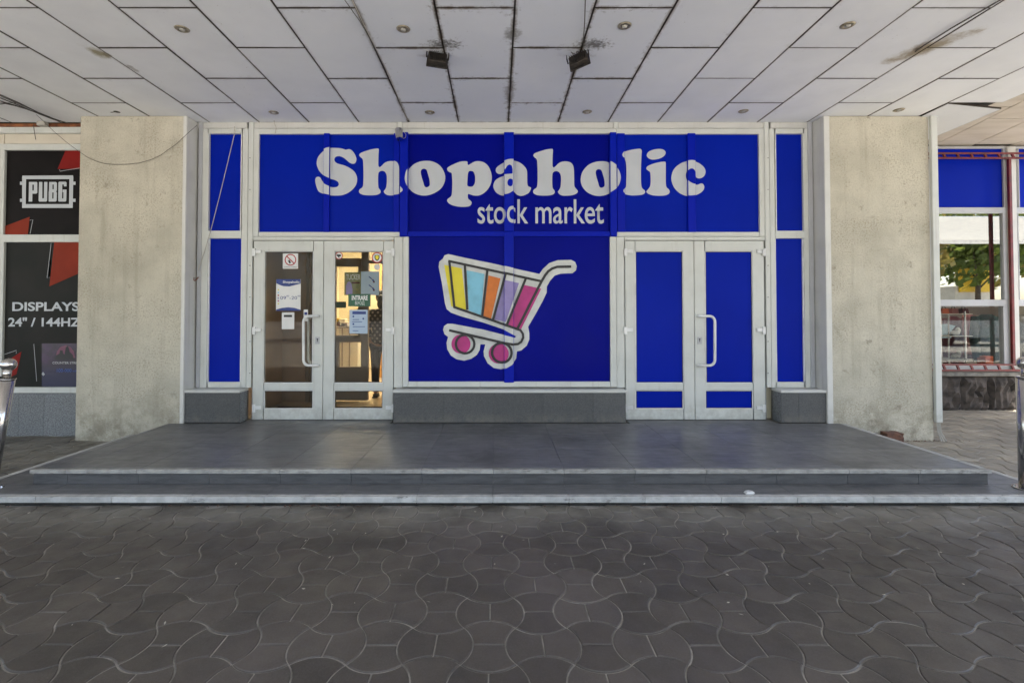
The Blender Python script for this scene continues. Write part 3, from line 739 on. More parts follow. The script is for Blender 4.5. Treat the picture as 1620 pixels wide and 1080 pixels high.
def drape(bm, off=.0015, base=None):                 # vinyl follows the proud uprights
    for v in bm.verts: v.co.y = 0
    for x0, x1, y in BARS:
        for xx in (x0-.001, x0+.0045, x1-.0045, x1+.001):
            bmesh.ops.bisect_plane(bm, geom=list(bm.verts)+list(bm.edges)+list(bm.faces), plane_co=(xx, 0, 0), plane_no=(1, 0, 0))
    for v in bm.verts:
        yy = (base or YPn)-off
        for x0, x1, y in BARS:
            if x0+.0044 <= v.co.x <= x1-.0044: yy = min(yy, y-off)
        v.co.y = yy
LET = {
'S': (490, [(420,90),(500,100),(560,118),(615,108),(665,140),(710,210),(725,270),(710,320),(675,337),(630,325),(590,295),(530,245),(470,220),(410,225),(382,265),(395,305),(440,335),(530,360),(610,395),(690,455),(730,530),(735,600),(715,670),(660,740),(580,795),(490,825),(390,830),(300,822),(210,800),(150,775),(120,735),(95,660),(85,590),(100,548),(135,538),(165,555),(195,605),(240,655),(310,690),(380,702),(430,690),(452,655),(435,615),(390,588),(310,565),(220,520),(150,450),(115,375),(108,310),(125,240),(165,185),(205,145),(260,105),(330,90)], None),
'h': (490, [(770,195),(790,170),(850,145),(960,112),(1050,100),(1072,115),(1068,200),(1065,340),(1072,378),(1090,388),(1120,365),(1170,318),(1230,297),(1300,297),(1355,318),(1385,360),(1398,430),(1402,560),(1405,670),(1425,710),(1455,745),(1455,775),(1425,800),(1370,818),(1300,826),(1220,825),(1170,800),(1150,765),(1170,735),(1190,690),(1198,600),(1195,520),(1175,470),(1140,447),(1100,450),(1070,475),(1062,540),(1062,640),(1070,710),(1095,745),(1100,780),(1070,808),(1000,824),(900,825),(820,815),(775,790),(765,755),(785,725),(815,705),(830,660),(835,540),(833,380),(828,290),(815,255),(790,235),(772,212)], None),
'o': (640, [(345,290),(430,300),(510,335),(575,395),(620,480),(632,560),(615,640),(570,715),(500,770),(410,812),(310,830),(210,815),(120,770),(55,700),(25,630),(20,560),(40,470),(90,395),(160,335),(250,300)], [(300,413),(340,430),(362,490),(385,570),(392,640),(385,680),(345,702),(310,685),(290,620),(265,540),(252,470),(262,430)]),
'p': (640, [(935,297),(975,305),(980,345),(995,355),(1030,335),(1085,305),(1150,295),(1220,310),(1285,355),(1330,430),(1355,530),(1345,630),(1305,715),(1240,785),(1165,825),(1090,830),(1030,815),(990,805),(982,840),(990,880),(1020,905),(1042,935),(1030,975),(990,998),(900,1005),(800,995),(710,965),(665,920),(668,885),(700,862),(728,830),(738,760),(742,640),(738,540),(730,480),(700,468),(668,440),(665,405),(700,375),(780,335),(860,305)], [(1030,447),(1070,460),(1092,510),(1098,570),(1090,640),(1060,685),(1020,692),(982,680),(973,650),(978,570),(985,490),(1000,455)]),
'a': (770, [(390,285),(470,300),(540,335),(600,395),(625,450),(628,560),(630,640),(645,685),(685,705),(680,740),(650,790),(590,822),(530,835),(470,815),(430,778),(400,780),(350,810),(280,828),(220,825),(150,785),(110,720),(105,660),(135,595),(190,555),(270,525),(350,515),(395,510),(400,480),(398,430),(385,390),(355,373),(320,390),(285,440),(250,480),(205,497),(160,480),(140,440),(155,395),(210,350),(290,305),(340,290)], [(370,590),(400,605),(403,650),(395,690),(370,708),(335,695),(320,660),(325,620),(345,595)]),
'l': (910, [(722,205),(740,170),(780,145),(870,120),(985,103),(1020,110),(1033,140),(1028,230),(1022,400),(1022,600),(1030,690),(1050,725),(1080,750),(1085,780),(1060,808),(1000,822),(900,828),(820,820),(760,800),(738,770),(748,740),(775,715),(790,680),(795,560),(795,400),(785,310),(770,265),(735,240)], None),
'i': (910, [(1385,303),(1405,315),(1407,360),(1407,500),(1408,640),(1420,700),(1455,735),(1468,770),(1450,805),(1390,828),(1290,833),(1190,822),(1125,795),(1108,765),(1130,735),(1155,700),(1170,650),(1172,560),(1165,475),(1145,450),(1112,425),(1105,400),(1130,370),(1200,340),(1300,312)], None),
'dot': (910, [(1300,105),(1365,115),(1400,145),(1403,180),(1375,220),(1310,255),(1220,272),(1160,262),(1120,230),(1112,195),(1140,150),(1210,118)], None),
'c': (1000, [(910,290),(990,305),(1060,340),(1120,395),(1142,460),(1120,525),(1075,558),(1030,562),(995,545),(975,490),(950,440),(910,420),(865,440),(838,490),(838,550),(865,610),(920,645),(975,660),(1020,660),(1075,640),(1110,660),(1122,705),(1100,755),(1050,795),(980,825),(890,838),(800,822),(710,770),(645,690),(613,600),(613,520),(645,430),(710,360),(800,310)], None)}
def to_world(pts, ox, oy, k, Y, dx=0, dy=0):
    return [P(ox+(x+dx)/k, oy+(y+dy)/k, Y) for x, y in pts]
def letter(keys, dx=0, dy=0, ox=None):
    b = MB()
    for key in keys:
        o_, pts, hole = LET[key]; o_ = ox or o_
        out = to_world(spline(pts, 4), o_, 225, 9.82, YPn-.002, dx, dy)
        hl = [to_world(spline(hole, 4), o_, 225, 9.82, YPn-.002, dx, dy)] if hole else []
        b.poly(out, YPn, hl)
    drape(b.bm); return b.build('letter', 'letter', sg, fix=False)
letter(['S']); letter(['h']); letter(['o']); letter(['p']); letter(['a'])
letter(['h'], -44, 5, 770); letter(['o'], 66, 7, 910); letter(['l']); letter(['i', 'dot']); letter(['c'])
def sub_drape(bm): drape(bm)
for word, a, c, top in (('stock', 755.5, 835.5, 315.5), ('market', 847, 955, 315.5)):
    z1 = P(787, top, YPn)[1]; z0 = P(787, 354, YPn)[1]
    text(word, P(a, 335, YPn)[0], P(c, 335, YPn)[0], z0, z1, YPn-.002, 'lettering', 'letter', sg, drape=sub_drape, bold=.008)

# ------------------------------------------------------------------ cart picture on the middle window
YC = YF+.0; cp = thing('cart_picture', 'striped shopping cart picture on the shaded blue middle window', 'window picture', (0, YF, fz(603)))
for a, c in ((645.5, 798), (812.5, 966)):
    b = MB(); rect(b, a, c, 374.2, 604, YC, YC+.012, 0); b.build('window_panel', 'blue_mid_shade', cp)
BARS_sign = BARS; BARS = []
yb = YF-.04; b = MB(); x0, x1 = P(797.5, 490, yb)[0], P(813, 490, yb)[0]; b.box(x0, x1, yb, YC+.011, P(787, 605, yb)[1], P(787, 366.2, yb)[1], .005); b.build('window_bar', 'blue2', cp); BARS.append((x0, x1, yb))
K = 4.5; layer = [0]
def cw(pts): return to_world(pts, 640, 380, K, YC-.002)
def art(polys, name, mat):
    layer[0] += 1; b = MB()
    for p_ in polys:
        outer, holes = p_ if isinstance(p_, tuple) and isinstance(p_[0], list) else (p_, [])
        b.poly(cw(outer), YC, [cw(h) for h in holes])
    drape(b.bm, .0012*layer[0]+.0012, YC); return b.build(name, mat, cp, fix=False)
def stroke(pts, wd):
    L, R = [], []
    for i, p in enumerate(pts):
        a = Vector(pts[max(i-1, 0)]); c = Vector(pts[min(i+1, len(pts)-1)]); d = (c-a).normalized(); n_ = Vector((-d.y, d.x))*wd/2
        L.append(tuple(Vector(p)+n_)); R.append(tuple(Vector(p)-n_))
    return L+R[::-1]
sil = [(310,98),(430,125),(640,168),(800,205),(960,240),(985,205),(1030,163),(1090,142),(1185,140),(1215,155),(1226,185),(1220,215),(1195,235),(1110,238),(1068,252),(1035,290),(1013,330),(1012,372),(985,430),(930,530),(880,615),(888,660),(888,705),(870,750),(830,783),(800,790),(795,840),(765,885),(725,908),(685,917),(635,908),(592,875),(566,825),(563,790),(575,740),(540,740),(535,780),(515,815),(475,843),(425,856),(370,846),(330,820),(304,775),(299,730),(310,688),(285,668),(274,638),(282,610),(305,594),(340,594),(560,635),(785,693),(795,684),(700,632),(560,585),(400,540),(330,515),(300,490),(288,450),(265,300),(243,190),(248,152),(272,132),(285,108)]
art([sil], 'outline', 'emblem')
for nm, q in (('yellow', [(282,175),(408,200),(440,495),(355,478),(332,470)]), ('cyan', [(442,213),(568,240),(545,533),(458,500)]), ('orange2', [(597,250),(683,272),(615,560),(560,542)]), ('violet', [(712,285),(815,305),(720,580),(640,565)]), ('magenta', [(850,318),(973,345),(830,632),(733,598)])):
    art([q], 'stripe', nm)
art([circle(402, 738, 68)], 'wheel', 'magenta'); art([circle(670, 805, 71)], 'wheel', 'magenta')
lines = [stroke([(312,148),(978,293)], 17), stroke([(800,636),(975,292),(1000,250),(1022,222),(1050,202),(1085,190),(1186,188)], 18)]
art(lines[:1], 'cart_line', 'ink'); art(lines[1:], 'cart_line', 'ink')
for q in ([(319,146),(355,478)], [(430,180),(447,495)], [(590,210),(553,540)], [(718,245),(630,565)], [(862,275),(728,600)], [(350,474),(800,630)], [(798,630),(825,640),(842,665),(844,692),(830,722),(808,737),(775,740),(700,728),(318,640)]):
    art([stroke(q, 17)], 'cart_line', 'ink')
art([(circle(432, 738, 74), [circle(432, 738, 57)])], 'wheel_ring', 'ink'); art([(circle(692, 798, 78), [circle(692, 798, 60)])], 'wheel_ring', 'ink')

# ------------------------------------------------------------------ things stuck to the glass doors
YG = YD+.024
def sheet(name, label, cat, px0, px1, py0, py1, mat='paper', y=None, th=.0012, rot=0, group=None):
    y = YG if y is None else y
    x0, z1 = P(px0, py0, y); x1, z0 = P(px1, py1, y)
    t = thing(name, label, cat, ((x0+x1)/2, y, z0), group)
    b = MB(); b.box(x0, x1, y-th, y, z0, z1); b.build('sheet', mat, t); t['y'] = y-th; return t
def mark(t, name, mat, pts, k=1, holes=()):
    layer_y = t['y']-.0008*k
    b = MB(); b.poly([P(*p, layer_y) for p in pts], layer_y, [[P(*q, layer_y) for q in h] for h in holes]); return b.build(name, mat, t, fix=False)
def box_pts(x0, x1, y0, y1): return [(x0, y0), (x1, y0), (x1, y1), (x0, y1)]
def disc(cx, cy, r, n=24): return [(cx+r*cos(2*pi*i/n), cy+r*sin(2*pi*i/n)) for i in range(n)]
def tx(t, body, x0, x1, y0, y1, mat, k=1, bold=0.0):
    ly = t['y']-.0008*k; a, zt = P(x0, y0, ly); c, zb = P(x1, y1, ly); return text(body, a, c, zb, zt, ly, 'lettering', mat, t, bold=bold)
t = sheet('no_smoking_sign', 'square white no smoking sign at the top of the left glass door', 'sign', 447.5, 471.5, 401, 425)
mark(t, 'red_ring', 'signred', disc(459.5, 411, 9.2), 1, [disc(459.5, 411, 7.6)])
mark(t, 'cigarette', 'ink', [(455.5, 412.5), (458, 411), (460.5, 415.5), (458, 417)], 1)
mark(t, 'red_bar', 'signred', [(452.6, 405.5), (453.8, 404.3), (466.4, 416.5), (465.2, 417.7)], 2)
tx(t, 'FUMATUL INTERZIS', 449.5, 469.5, 421.5, 423.5, 'ink')
t = sheet('opening_hours_poster', 'white and blue poster with opening hours on the left glass door', 'poster', 437, 475.5, 441.5, 491.5)
mark(t, 'blue_band', 'navy', [(437, 441.5), (475.5, 441.5), (475.5, 448.5), (468, 450.5), (458, 453), (448, 452.5), (442, 450.5), (437, 448)], 1)
mark(t, 'blue_band', 'navy', [(437, 491.5), (437, 489.5), (446, 487), (456, 486), (466, 487), (475.5, 490), (475.5, 491.5)], 1)
tx(t, 'Shopaholic', 447.5, 474, 444.2, 449, 'paper', 2, .02)
tx(t, '09', 443.5, 452.5, 468.5, 473.6, 'navy'); tx(t, '00', 453, 457.5, 467, 469.4, 'navy'); tx(t, '-20', 458, 470, 468.5, 473.6, 'navy'); tx(t, '00', 470.6, 475, 467, 469.4, 'navy')
for i, m_ in enumerate(('yellow', 'cyan', 'signred', 'violet', 'magenta', 'yellow')): mark(t, 'dot', m_, disc(440.3, 458.3+4.4*i, 1.2, 10))
t = sheet('paper_card', 'small white card with a black header below the opening hours poster', 'card', 446, 465.5, 494, 520.5)
mark(t, 'header', 'ink', box_pts(449, 462, 498, 501.5))
t = sheet('lock_sticker', 'tiny blue and white sticker beside the door handle', 'sticker', 480.5, 487, 489.5, 508)
mark(t, 'blue_mark', 'navy', box_pts(481.5, 486, 493.5, 498))
def round_sticker(name, label, cx, cy, r, ring, inner, fn=None):
    y = YG; x, z = P(cx, cy, y); t = thing(name, label, 'sticker', (x, y, z)); rr = r/F*YF
    b = MB(); b.cyl((x, y, z), (x, y-.0012, z), rr, seg=28); b.build('disc', ring, t); t['y'] = y-.0012
    mark(t, 'face', inner, disc(cx, cy, r*.8)); return t
t = round_sticker('camera_sticker', 'small round camera sticker in the top left corner of the right glass door', 536.3, 404.5, 6, 'signred', 'paper')
mark(t, 'camera', 'ink', [(532.5, 402.5), (539, 402.5), (540, 405), (536.5, 406), (537.5, 408), (536, 408.2), (534.5, 405.6), (532.5, 405)], 2)
t = round_sticker('guard_sticker', 'round sticker with a yellow shield at the top right of the glass doors', 596.5, 407.5, 8.6, 'signred', 'paper')
mark(t, 'shield', 'ink', [(592.8, 403), (595, 404), (596.5, 402.6), (598, 404), (600.2, 403), (600.4, 408), (599, 411), (596.5, 413), (594, 411), (592.6, 408)], 2)
mark(t, 'shield_face', 'yellow', [(594, 404.8), (596.5, 404), (599, 404.8), (599, 408.4), (596.5, 411.4), (594, 408.4)], 3)
t = round_sticker('grey_sticker', 'small grey round sticker under the guard sticker', 596.5, 422.5, 4.8, 'frame_grey', 'frame_old')
t = sheet('olive_poster', 'olive green poster with pale lettering on the right glass door', 'poster', 545, 571, 430.5, 467, 'olive', YG+.012)
tx(t, 'TUCKER', 547.5, 570, 434, 442.5, 'frame_old', 1, .01)
mark(t, 'figure', 'violet', [(547, 466), (547.5, 452), (550, 446), (553, 445), (556, 449), (557.5, 458), (557.5, 466)])
mark(t, 'red_line', 'maroon', box_pts(556, 569, 446, 448.5))
t = sheet('instruction_sheet', 'pale sheet with small drawings beside the olive poster', 'notice', 571.3, 599.8, 429.5, 466.8, 'bluepaper', YG+.012)
for yy in (440, 453):
    mark(t, 'drawing', 'navy', [(583, yy-2), (584, yy-3), (592, yy+3), (592.6, yy+5), (590, yy+5.5), (588, yy+2)]); mark(t, 'drawing', 'frame_grey', [(584, yy+5), (591, yy-1), (591.6, yy), (584.6, yy+6)])
    mark(t, 'drawing', 'maroon', disc(591.5, yy+6, 1.5, 10), 2)
t = sheet('entrance_sign', 'green entrance sign with white lettering on the right glass door', 'sign', 551, 586.3, 465, 484.6, 'green', YG-.003)
tx(t, 'INTRARE', 556.5, 581.8, 467.3, 474.8, 'paper', 1, .03); tx(t, 'ВХОД', 561.8, 576.5, 476.3, 483, 'paper', 1)
t = sheet('blue_notice', 'pale blue notice sheet below the green entrance sign', 'notice', 553, 581.5, 490, 527.5, 'bluepaper')
mark(t, 'title', 'navy', box_pts(557.5, 579, 492.5, 497)); mark(t, 'dot', 'navy', disc(559, 500.5, 1.5, 10)); mark(t, 'dot', 'navy', disc(574.7, 504, 1.5, 10)); mark(t, 'dot', 'navy', disc(559, 512.5, 1.5, 10))
for a, c, yy in ((558, 568, 505), (557, 573, 508.5), (558, 577.5, 516.2), (558, 567, 522.7)): mark(t, 'text_line', 'navy', box_pts(a, c, yy, yy+.9))

# ------------------------------------------------------------------ inside the entrance
IX0, IX1 = -5.1, 5.0
b = MB(); b.box(IX0, IX1, 6.091, 12, ZP-.14, ZP-.002); structure(b.build('floor', 'floor'))
b = MB()
b.box(IX0, -3.2, 6.12, 7.2, ZP, ZC); b.box(-1.2, IX1, 6.12, 7.2, ZP, ZC)            # flanks of the lobby, behind the blue panes
b.box(IX0, IX1, 11.9, 12, ZP, ZC); b.box(IX0-.1, IX0, 6.5, 12, ZP, ZC); b.box(IX1, IX1+.1, 7.8, 12, ZP, ZC)
b.box(-3.2, -1.2, 6.12, 7.2, 3.05, ZC); b.box(IX0, IX1, 7.2, 12, 3.55, ZC+.02)
structure(b.build('wall', 'warmwall'))
b = MB(); b.box(-3.199, -3.18, 6.13, 7.19, ZP, 3.04); b.box(-1.22, -1.201, 6.13, 7.19, ZP, 3.04); structure(b.build('lobby_wall', 'brown'))
x0 = G(380, 650, ZP+.01)[0]
t = thing('door_mat', 'dark door mat on the lobby floor behind the glass doors', 'mat', (-2.2, 6.6, ZP))
b = MB(); b.box(-3.05, -1.3, 6.2, 6.78, ZP, ZP+.014, .004); b.build('mat', 'mat', t)
YI = 7.24
ip = thing('lobby_partition', 'taupe glazed inner door and brown boards at the back of the lobby', 'partition', (-2.2, YI, ZP))
def irect(b, *a, y0=YI, y1=YI+.06, bev=.003): rect(b, *a, y0, y1, bev)
b = MB(); irect(b, 380, 484, 330, 636); b.build('board', 'brown', ip)
b = MB(); irect(b, 484.2, 490, 330, 636, y0=YI-.03); irect(b, 492, 500, 330, 636, y0=YI-.015); irect(b, 500, 524, 330, 636); b.build('trim', 'taupe', ip)
b = MB()
irect(b, 524, 531, 330, 636); irect(b, 531, 585, 330, 397); irect(b, 571, 582.5, 397, 633); irect(b, 531, 571, 408.5, 421.5); irect(b, 531, 571, 530, 541.5); irect(b, 531, 571, 580, 633, y0=YI+.01)
irect(b, 531, 536, 541.5, 580); irect(b, 566, 571, 421.5, 530)
irect(b, 585, 640, 330, 398, y0=YI-.01); irect(b, 582.6, 640, 412, 416.5, y0=YI-.01)
b.build('inner_frame', 'taupe', ip)
for q in ((536, 566, 421.5, 530), (536, 571, 541.5, 580), (531, 571, 397, 408.5)):
    p = MB(); irect(p, *q, y0=YI+.03, y1=YI+.036, bev=0); p.build('pane', 'glass_low', ip)
b = MB(); irect(b, 612, 660, 416.5, 640); b.build('board', 'taupe', ip)
t = sheet('inner_green_sign', 'plain dark green sign seen inside the shop through the right glass door', 'sign', 530, 547.5, 477, 487, 'green', YI+.028, .004)
# shop beyond
cab = thing('display_counter', 'pale shop counter with goods on top seen through the right glass door', 'counter', (-2.5, 8.6, ZP))
b = MB(); xA, xB = P(505, 550, 8.6)[0], P(566, 550, 8.6)[0]; zt = P(787, 519, 8.6)[1]
b.box(xA, xB, 8.6, 9.2, ZP, zt, .005); b.build('cabinet', 'cream', cab)
b = MB(); b.box(xA-.02, xB+.02, 8.57, 9.23, zt+.001, zt+.03, .004); b.build('counter_top', 'taupe', cab)
b = MB()
for px in (529, 540.5, 552): x = P(px, 550, 8.59)[0]; b.box(x, x+.02, 8.585, 8.599, ZP, zt)
b.build('post', 'taupe', cab)
for i, (px, py, m_, r) in enumerate(((531, 514, 'paper', .06), (536, 511, 'orangebox', .05), (541, 508, 'cream', .07), (546, 513, 'taupe', .06), (550, 515, 'paper', .05), (534, 506, 'kiosk', .05), (529, 508, 'violet', .05), (543, 516, 'maroon', .045))):
    x, z = P(px, py, 8.75); b = MB(); b.box(x-r, x+r, 8.7, 8.85, zt+.031, max(z+r*.6, zt+.06), .01)
    tag(b.build('folded_goods', m_), ('white folded cloth at the left end of the heap on the shop counter', 'orange box in the lower middle of the counter heap', 'cream bundle near the top of the counter heap', 'taupe bundle right of the orange box on the counter', 'white folded cloth at the right end of the counter heap', 'yellow packet on top of the counter heap', 'violet packet at the upper left of the counter heap', 'maroon cloth low in the counter heap by the white cloth')[i], 'goods', 'goods heaped on the shop counter')
t = thing('wall_shelf', 'orange wooden shelf panel at the back of the shop behind the woman', 'shelf', (-2.2, 10.5, ZP))
b = MB(); xA, xB = P(600, 450, 10)[0], P(640, 450, 10)[0]; b.box(xA, xB, 10, 10.3, ZP, P(787, 418, 10)[1], .01); b.build('panel', 'woodpanel', t)
b = MB(); b.box(xA+.05, xB, 9.9, 9.99, 1.6, 1.64); b.box(xA+.05, xB, 9.9, 9.99, 1.0, 1.04); b.build('board', 'cream', t)
for i, (x, y) in enumerate(((-2.9, 9.4), (-1.4, 8.3), (1.5, 9.5))):
    t = thing('shop_lamp', ('lit ceiling lamp inside the shop to the left', 'lit ceiling lamp inside the shop above the woman', 'lit ceiling lamp deep inside the shop to the right')[i], 'lamp', (x, y, 3.5))
    b = MB(); b.box(x-.6, x+.6, y-.16, y+.16, 3.5, 3.549, .004); b.build('housing', 'white', t)
    b = MB(); b.box(x-.57, x+.57, y-.13, y+.13, 3.488, 3.4995, .002); b.build('diffuser', 'lamp', t)

# ------------------------------------------------------------------ woman walking in (seen from behind)
def skin_mesh(chain, links, root=0, sub=2):
    me = bpy.data.meshes.new('s'); me.from_pydata([c[:3] for c in chain], links, []); ob = bpy.data.objects.new('s', me); C.objects.link(ob)
    md = ob.modifiers.new('k', 'SKIN'); md.use_smooth_shade = True; sv_ = me.skin_vertices[0].data
    for i, c in enumerate(chain):
        r = c[3]; sv_[i].radius = r if isinstance(r, tuple) else (r, r); sv_[i].use_root = (i == root)
    ob.modifiers.new('u', 'SUBSURF').levels = sub
    bpy.context.view_layer.update()
    out = bpy.data.meshes.new_from_object(ob.evaluated_get(bpy.context.evaluated_depsgraph_get())); bpy.data.objects.remove(ob); bpy.data.meshes.remove(me)
    for p in out.polygons: p.use_smooth = True
    return out
PXW, PYW = P(604, 560, 7.62)[0], 7.62
wm = thing('person', 'woman in a black polka dot blouse and dark trousers seen from behind inside the doors', 'person', (PXW, PYW, ZP))
ch = [(0,0,.93,(.13,.10)), (0,0,1.10,(.115,.085)), (0,0,1.28,(.13,.09)), (0,.0,1.38,(.06,.055)), (0,.01,1.44,.048), (0,.02,1.53,(.072,.085)), (0,.02,1.60,(.062,.075))]
lk = [(0,1),(1,2),(2,3),(3,4),(4,5),(5,6)]
def addc(start, pts):
    pv = start
    for p in pts: ch.append(p); lk.append((pv, len(ch)-1)); pv = len(ch)-1
    return pv
for s_ in (-1, 1):
    addc(0, [(s_*.085, 0, .86, .085), (s_*.09, -.005, .50, .056), (s_*.09, .02*s_, .09, .038), (s_*.095, .12, .04, .034)])
    wv = addc(2, [(s_*.15, 0, 1.33, .055), (s_*.205, -.02, 1.08, .042), (s_*.20, .06, .86, .030), (s_*.20, .10, .80, .026)])
    for k in range(4): addc(wv, [(s_*(.188+.009*k), .112-.006*k+.01, .755-.004*abs(k-1.5), .0085), (s_*(.186+.008*k), .128-.006*k, .71+.006*abs(k-1.5), .0075)])
    addc(wv, [(s_*.178, .118, .785, .009), (s_*.17, .135, .755, .008)])
me = skin_mesh(ch, lk); me.materials.append(M['skin']); o = bpy.data.objects.new('body', me); C.objects.link(o); o.parent = wm
tch = [(0,0,.80,(.195,.15)), (0,0,.98,(.185,.14)), (0,0,1.15,(.165,.125)), (0,0,1.29,(.165,.115)), (0,.0,1.375,(.09,.075))]; tl = [(0,1),(1,2),(2,3),(3,4)]
for s_ in (-1, 1):
    i0 = len(tch); tch += [(s_*.155, 0, 1.32, .075), (s_*.225, -.025, 1.08, .062), (s_*.215, .04, .93, .058)]; tl += [(3, i0), (i0, i0+1), (i0+1, i0+2)]
me = skin_mesh(tch, tl); me.materials.append(M['polka']); o = bpy.data.objects.new('blouse', me); C.objects.link(o); o.parent = wm
lch = [(0,0,.90,(.15,.12))]; ll = []
for s_ in (-1, 1):
    i0 = len(lch); lch += [(s_*.09, 0, .80, .105), (s_*.095, -.005, .50, .075), (s_*.092, .02*s_, .12, .058)]; ll += [(0, i0), (i0, i0+1), (i0+1, i0+2)]
me = skin_mesh(lch, ll); me.materials.append(M['trouser']); o = bpy.data.objects.new('trousers', me); C.objects.link(o); o.parent = wm
b = MB(); b.ball((PXW, PYW+.0, ZP+1.57), .098, (1, 1.08, 1.12)); b.ball((PXW, PYW-.09, ZP+1.55), .055); b.ball((PXW, PYW-.055, ZP+1.46), .06, (1.1, .7, 1.4)); b.build('hair', 'hair', wm, smooth=True)
b = MB()
for s_ in (-1, 1): b.ball((PXW+s_*.094, PYW+.055+.02*s_, ZP+.038), .055, (.85, 2.1, .68)); b.box(PXW+s_*.094-.04, PXW+s_*.094+.04, PYW-.05+.02*s_, PYW+.16+.02*s_, ZP+.001, ZP+.016, .004)
b.build('shoe', 'leather', wm, smooth=True)
b = MB()   # face on the far side
b.ball((PXW, PYW+.115, ZP+1.525), .016, (.8, 1, 1.2)); b.ball((PXW, PYW+.104, ZP+1.485), .018, (1.4, .5, .4)); b.build('nose_and_mouth', 'skin', wm, smooth=True)
b = MB()
for s_ in (-1, 1): b.ball((PXW+s_*.03, PYW+.098, ZP+1.548), .012, (1.2, .6, .8))
b.build('eye', 'ink', wm, smooth=True)

# ------------------------------------------------------------------ left shop: black gaming window
YL = 6.06
lw = thing('gaming_shop_window', 'black printed shop window with white frame left of the left pillar', 'shop window', (-5.6, YL, .0))
XR = xl0-.002
def lrect(b, px0, px1, py0, py1, y0, y1, bev=.003):
    z1, z0 = P(787, py0, y0)[1], P(787, py1, y0)[1]; x0 = P(px0, (py0+py1)/2, y0)[0]; x1 = XR if px1 is None else P(px1, (py0+py1)/2, y0)[0]
    b.box(x0, x1, y0, y1, z0, z1, bev)
b = MB(); lrect(b, -470, None, 201, 210.5, YL-.03, YL+.1); lrect(b, -470, None, 227.5, 237.5, YL, YL+.09); lrect(b, -470, None, 371, 383, YL, YL+.09); lrect(b, -470, None, 612.5, 621.5, YL-.02, YL+.09)
for a in (-255, -130, -2): lrect(b, a, a+8, 237.5, 371, YL, YL+.09); lrect(b, a-1, a+6, 383, 612.5, YL, YL+.09)
b.build('frame', 'frame', lw)
b = MB(); lrect(b, -470, 6.5, 210.7, 227.3, YL+.012, YL+.09); lrect(b, 7.5, None, 210.7, 227.3, YL+.012, YL+.09); b.build('cream_panel', 'cream', lw)
b = MB(); lrect(b, -470, None, 195.5, 200.8, YL-.02, YL+.06, .002); b.build('rusty_angle', 'rust', lw)
b = MB(); lrect(b, -470, None, 237, 371.5, YL+.03, YL+.04, 0); b.build('upper_pane', 'black', lw)
b = MB(); lrect(b, -470, None, 382, 613, YL+.03, YL+.04, 0); b.build('lower_pane', 'black2', lw)
yk = YL+.028
def lp(pts, name, mat, k=1, holes=()):
    y = yk-.0012*k; w_ = lambda q: [(min(P(*p, y)[0], XR+.05), P(*p, y)[1]) for p in q]
    b = MB(); b.poly(w_(pts), y, [w_(h) for h in holes]); return b.build(name, mat, lw, fix=False)
lp([(104, 237.5), (132, 237.5), (132, 267), (91, 267.5)], 'red_shape', 'red')
lp([(7, 358), (47, 343), (44, 371), (7, 371)], 'red_shape', 'orange')
lp([(86, 383), (128, 383), (128, 431), (78, 453)], 'red_shape', 'orange')
lp([(4, 575), (34, 556), (26, 592), (8, 600)], 'red_shape', 'red')
for q in ([(94, 268), (95, 271), (126, 266)], [(47, 348.5), (52, 347.5), (47.5, 370)], [(81, 384), (74.5, 440), (79, 438.5)], [(53.5, 544), (58, 603)], [(2, 562), (26, 554), (25.6, 559)]):
    lp(stroke(q, .8), 'white_line', 'frame_grey', 2)
lp([(35.5, 278), (115.5, 277.5), (116, 281), (115, 329), (35, 329), (35, 281)], 'logo_frame', 'letter', 1, [[(41.3, 283.5), (109.8, 283.5), (109.2, 323), (40.6, 323)]])
for a, c in ((31.6, 35.6), (115.3, 119.5)):
    for yy in (287.5, 314.5): lp(box_pts(a, c, yy, yy+5), 'logo_frame', 'letter')
def lt(body, a, c, t0, t1, mat, clip=None, bold=.0, k=1):
    y = yk-.0012*k; text(body, P(a, t0, y)[0], P(c, t0, y)[0], P(787, t1, y)[1], P(787, t0, y)[1], y, 'lettering', mat, lw, clip_x=XR, bold=bold)
def glyph(pts, holes=()): lp(pts, 'letter', 'letter', 1, holes)
# condensed block letters of the logo, drawn stroke by stroke
glyph([(45.8,288),(58,288),(59,289),(59,305),(57.5,306.5),(51.2,306.5),(51,319),(45.2,319),(45.6,303)], [[(51.2,292.2),(53.6,292.2),(53.4,301.5),(51.2,301.5)]])
glyph([(61.8,288),(67,288),(66.8,313.8),(69.5,313.8),(69.8,288),(75,288),(74.5,317.5),(73,319),(62.3,319),(61,317.5)])
glyph([(77.8,288),(88.5,288),(90,289.5),(90,301),(88.8,303),(90,305),(89.5,317.5),(88,319),(77,319),(77,304),(77.4,302)], [[(83,292),(85,292),(85,299.5),(83,299.5)], [(82.8,304.5),(84.8,304.5),(84.6,314.3),(82.6,314.3)]])
glyph([(93.5,287.6),(104,287.6),(105.3,289),(105.2,295),(101,295),(101,292),(98.5,292),(98.2,314),(100.2,314),(100.4,304.2),(99,304.2),(99,300),(105.2,300),(104.8,317.5),(103.5,319),(93,319),(92,317.5),(92.4,289)])
lt('DISPLAYS', 19.6, 125.5, 477.8, 492, 'letter', bold=.025); lt('24" / 144HZ', 13, 127.5, 502, 516.5, 'letter', bold=.025)
lp(box_pts(66, 132, 543, 612), 'purple_print', 'purple', 1)
lp([(88, 566), (90, 556), (95, 549), (104, 546), (112, 549), (117, 556), (119, 566)], 'pink_glow', 'glow', 2)
lp([(86, 569), (89, 562), (94, 559), (95, 554), (99, 554), (100, 559), (104, 562), (106, 569)], 'dark_shape', 'ink', 3)
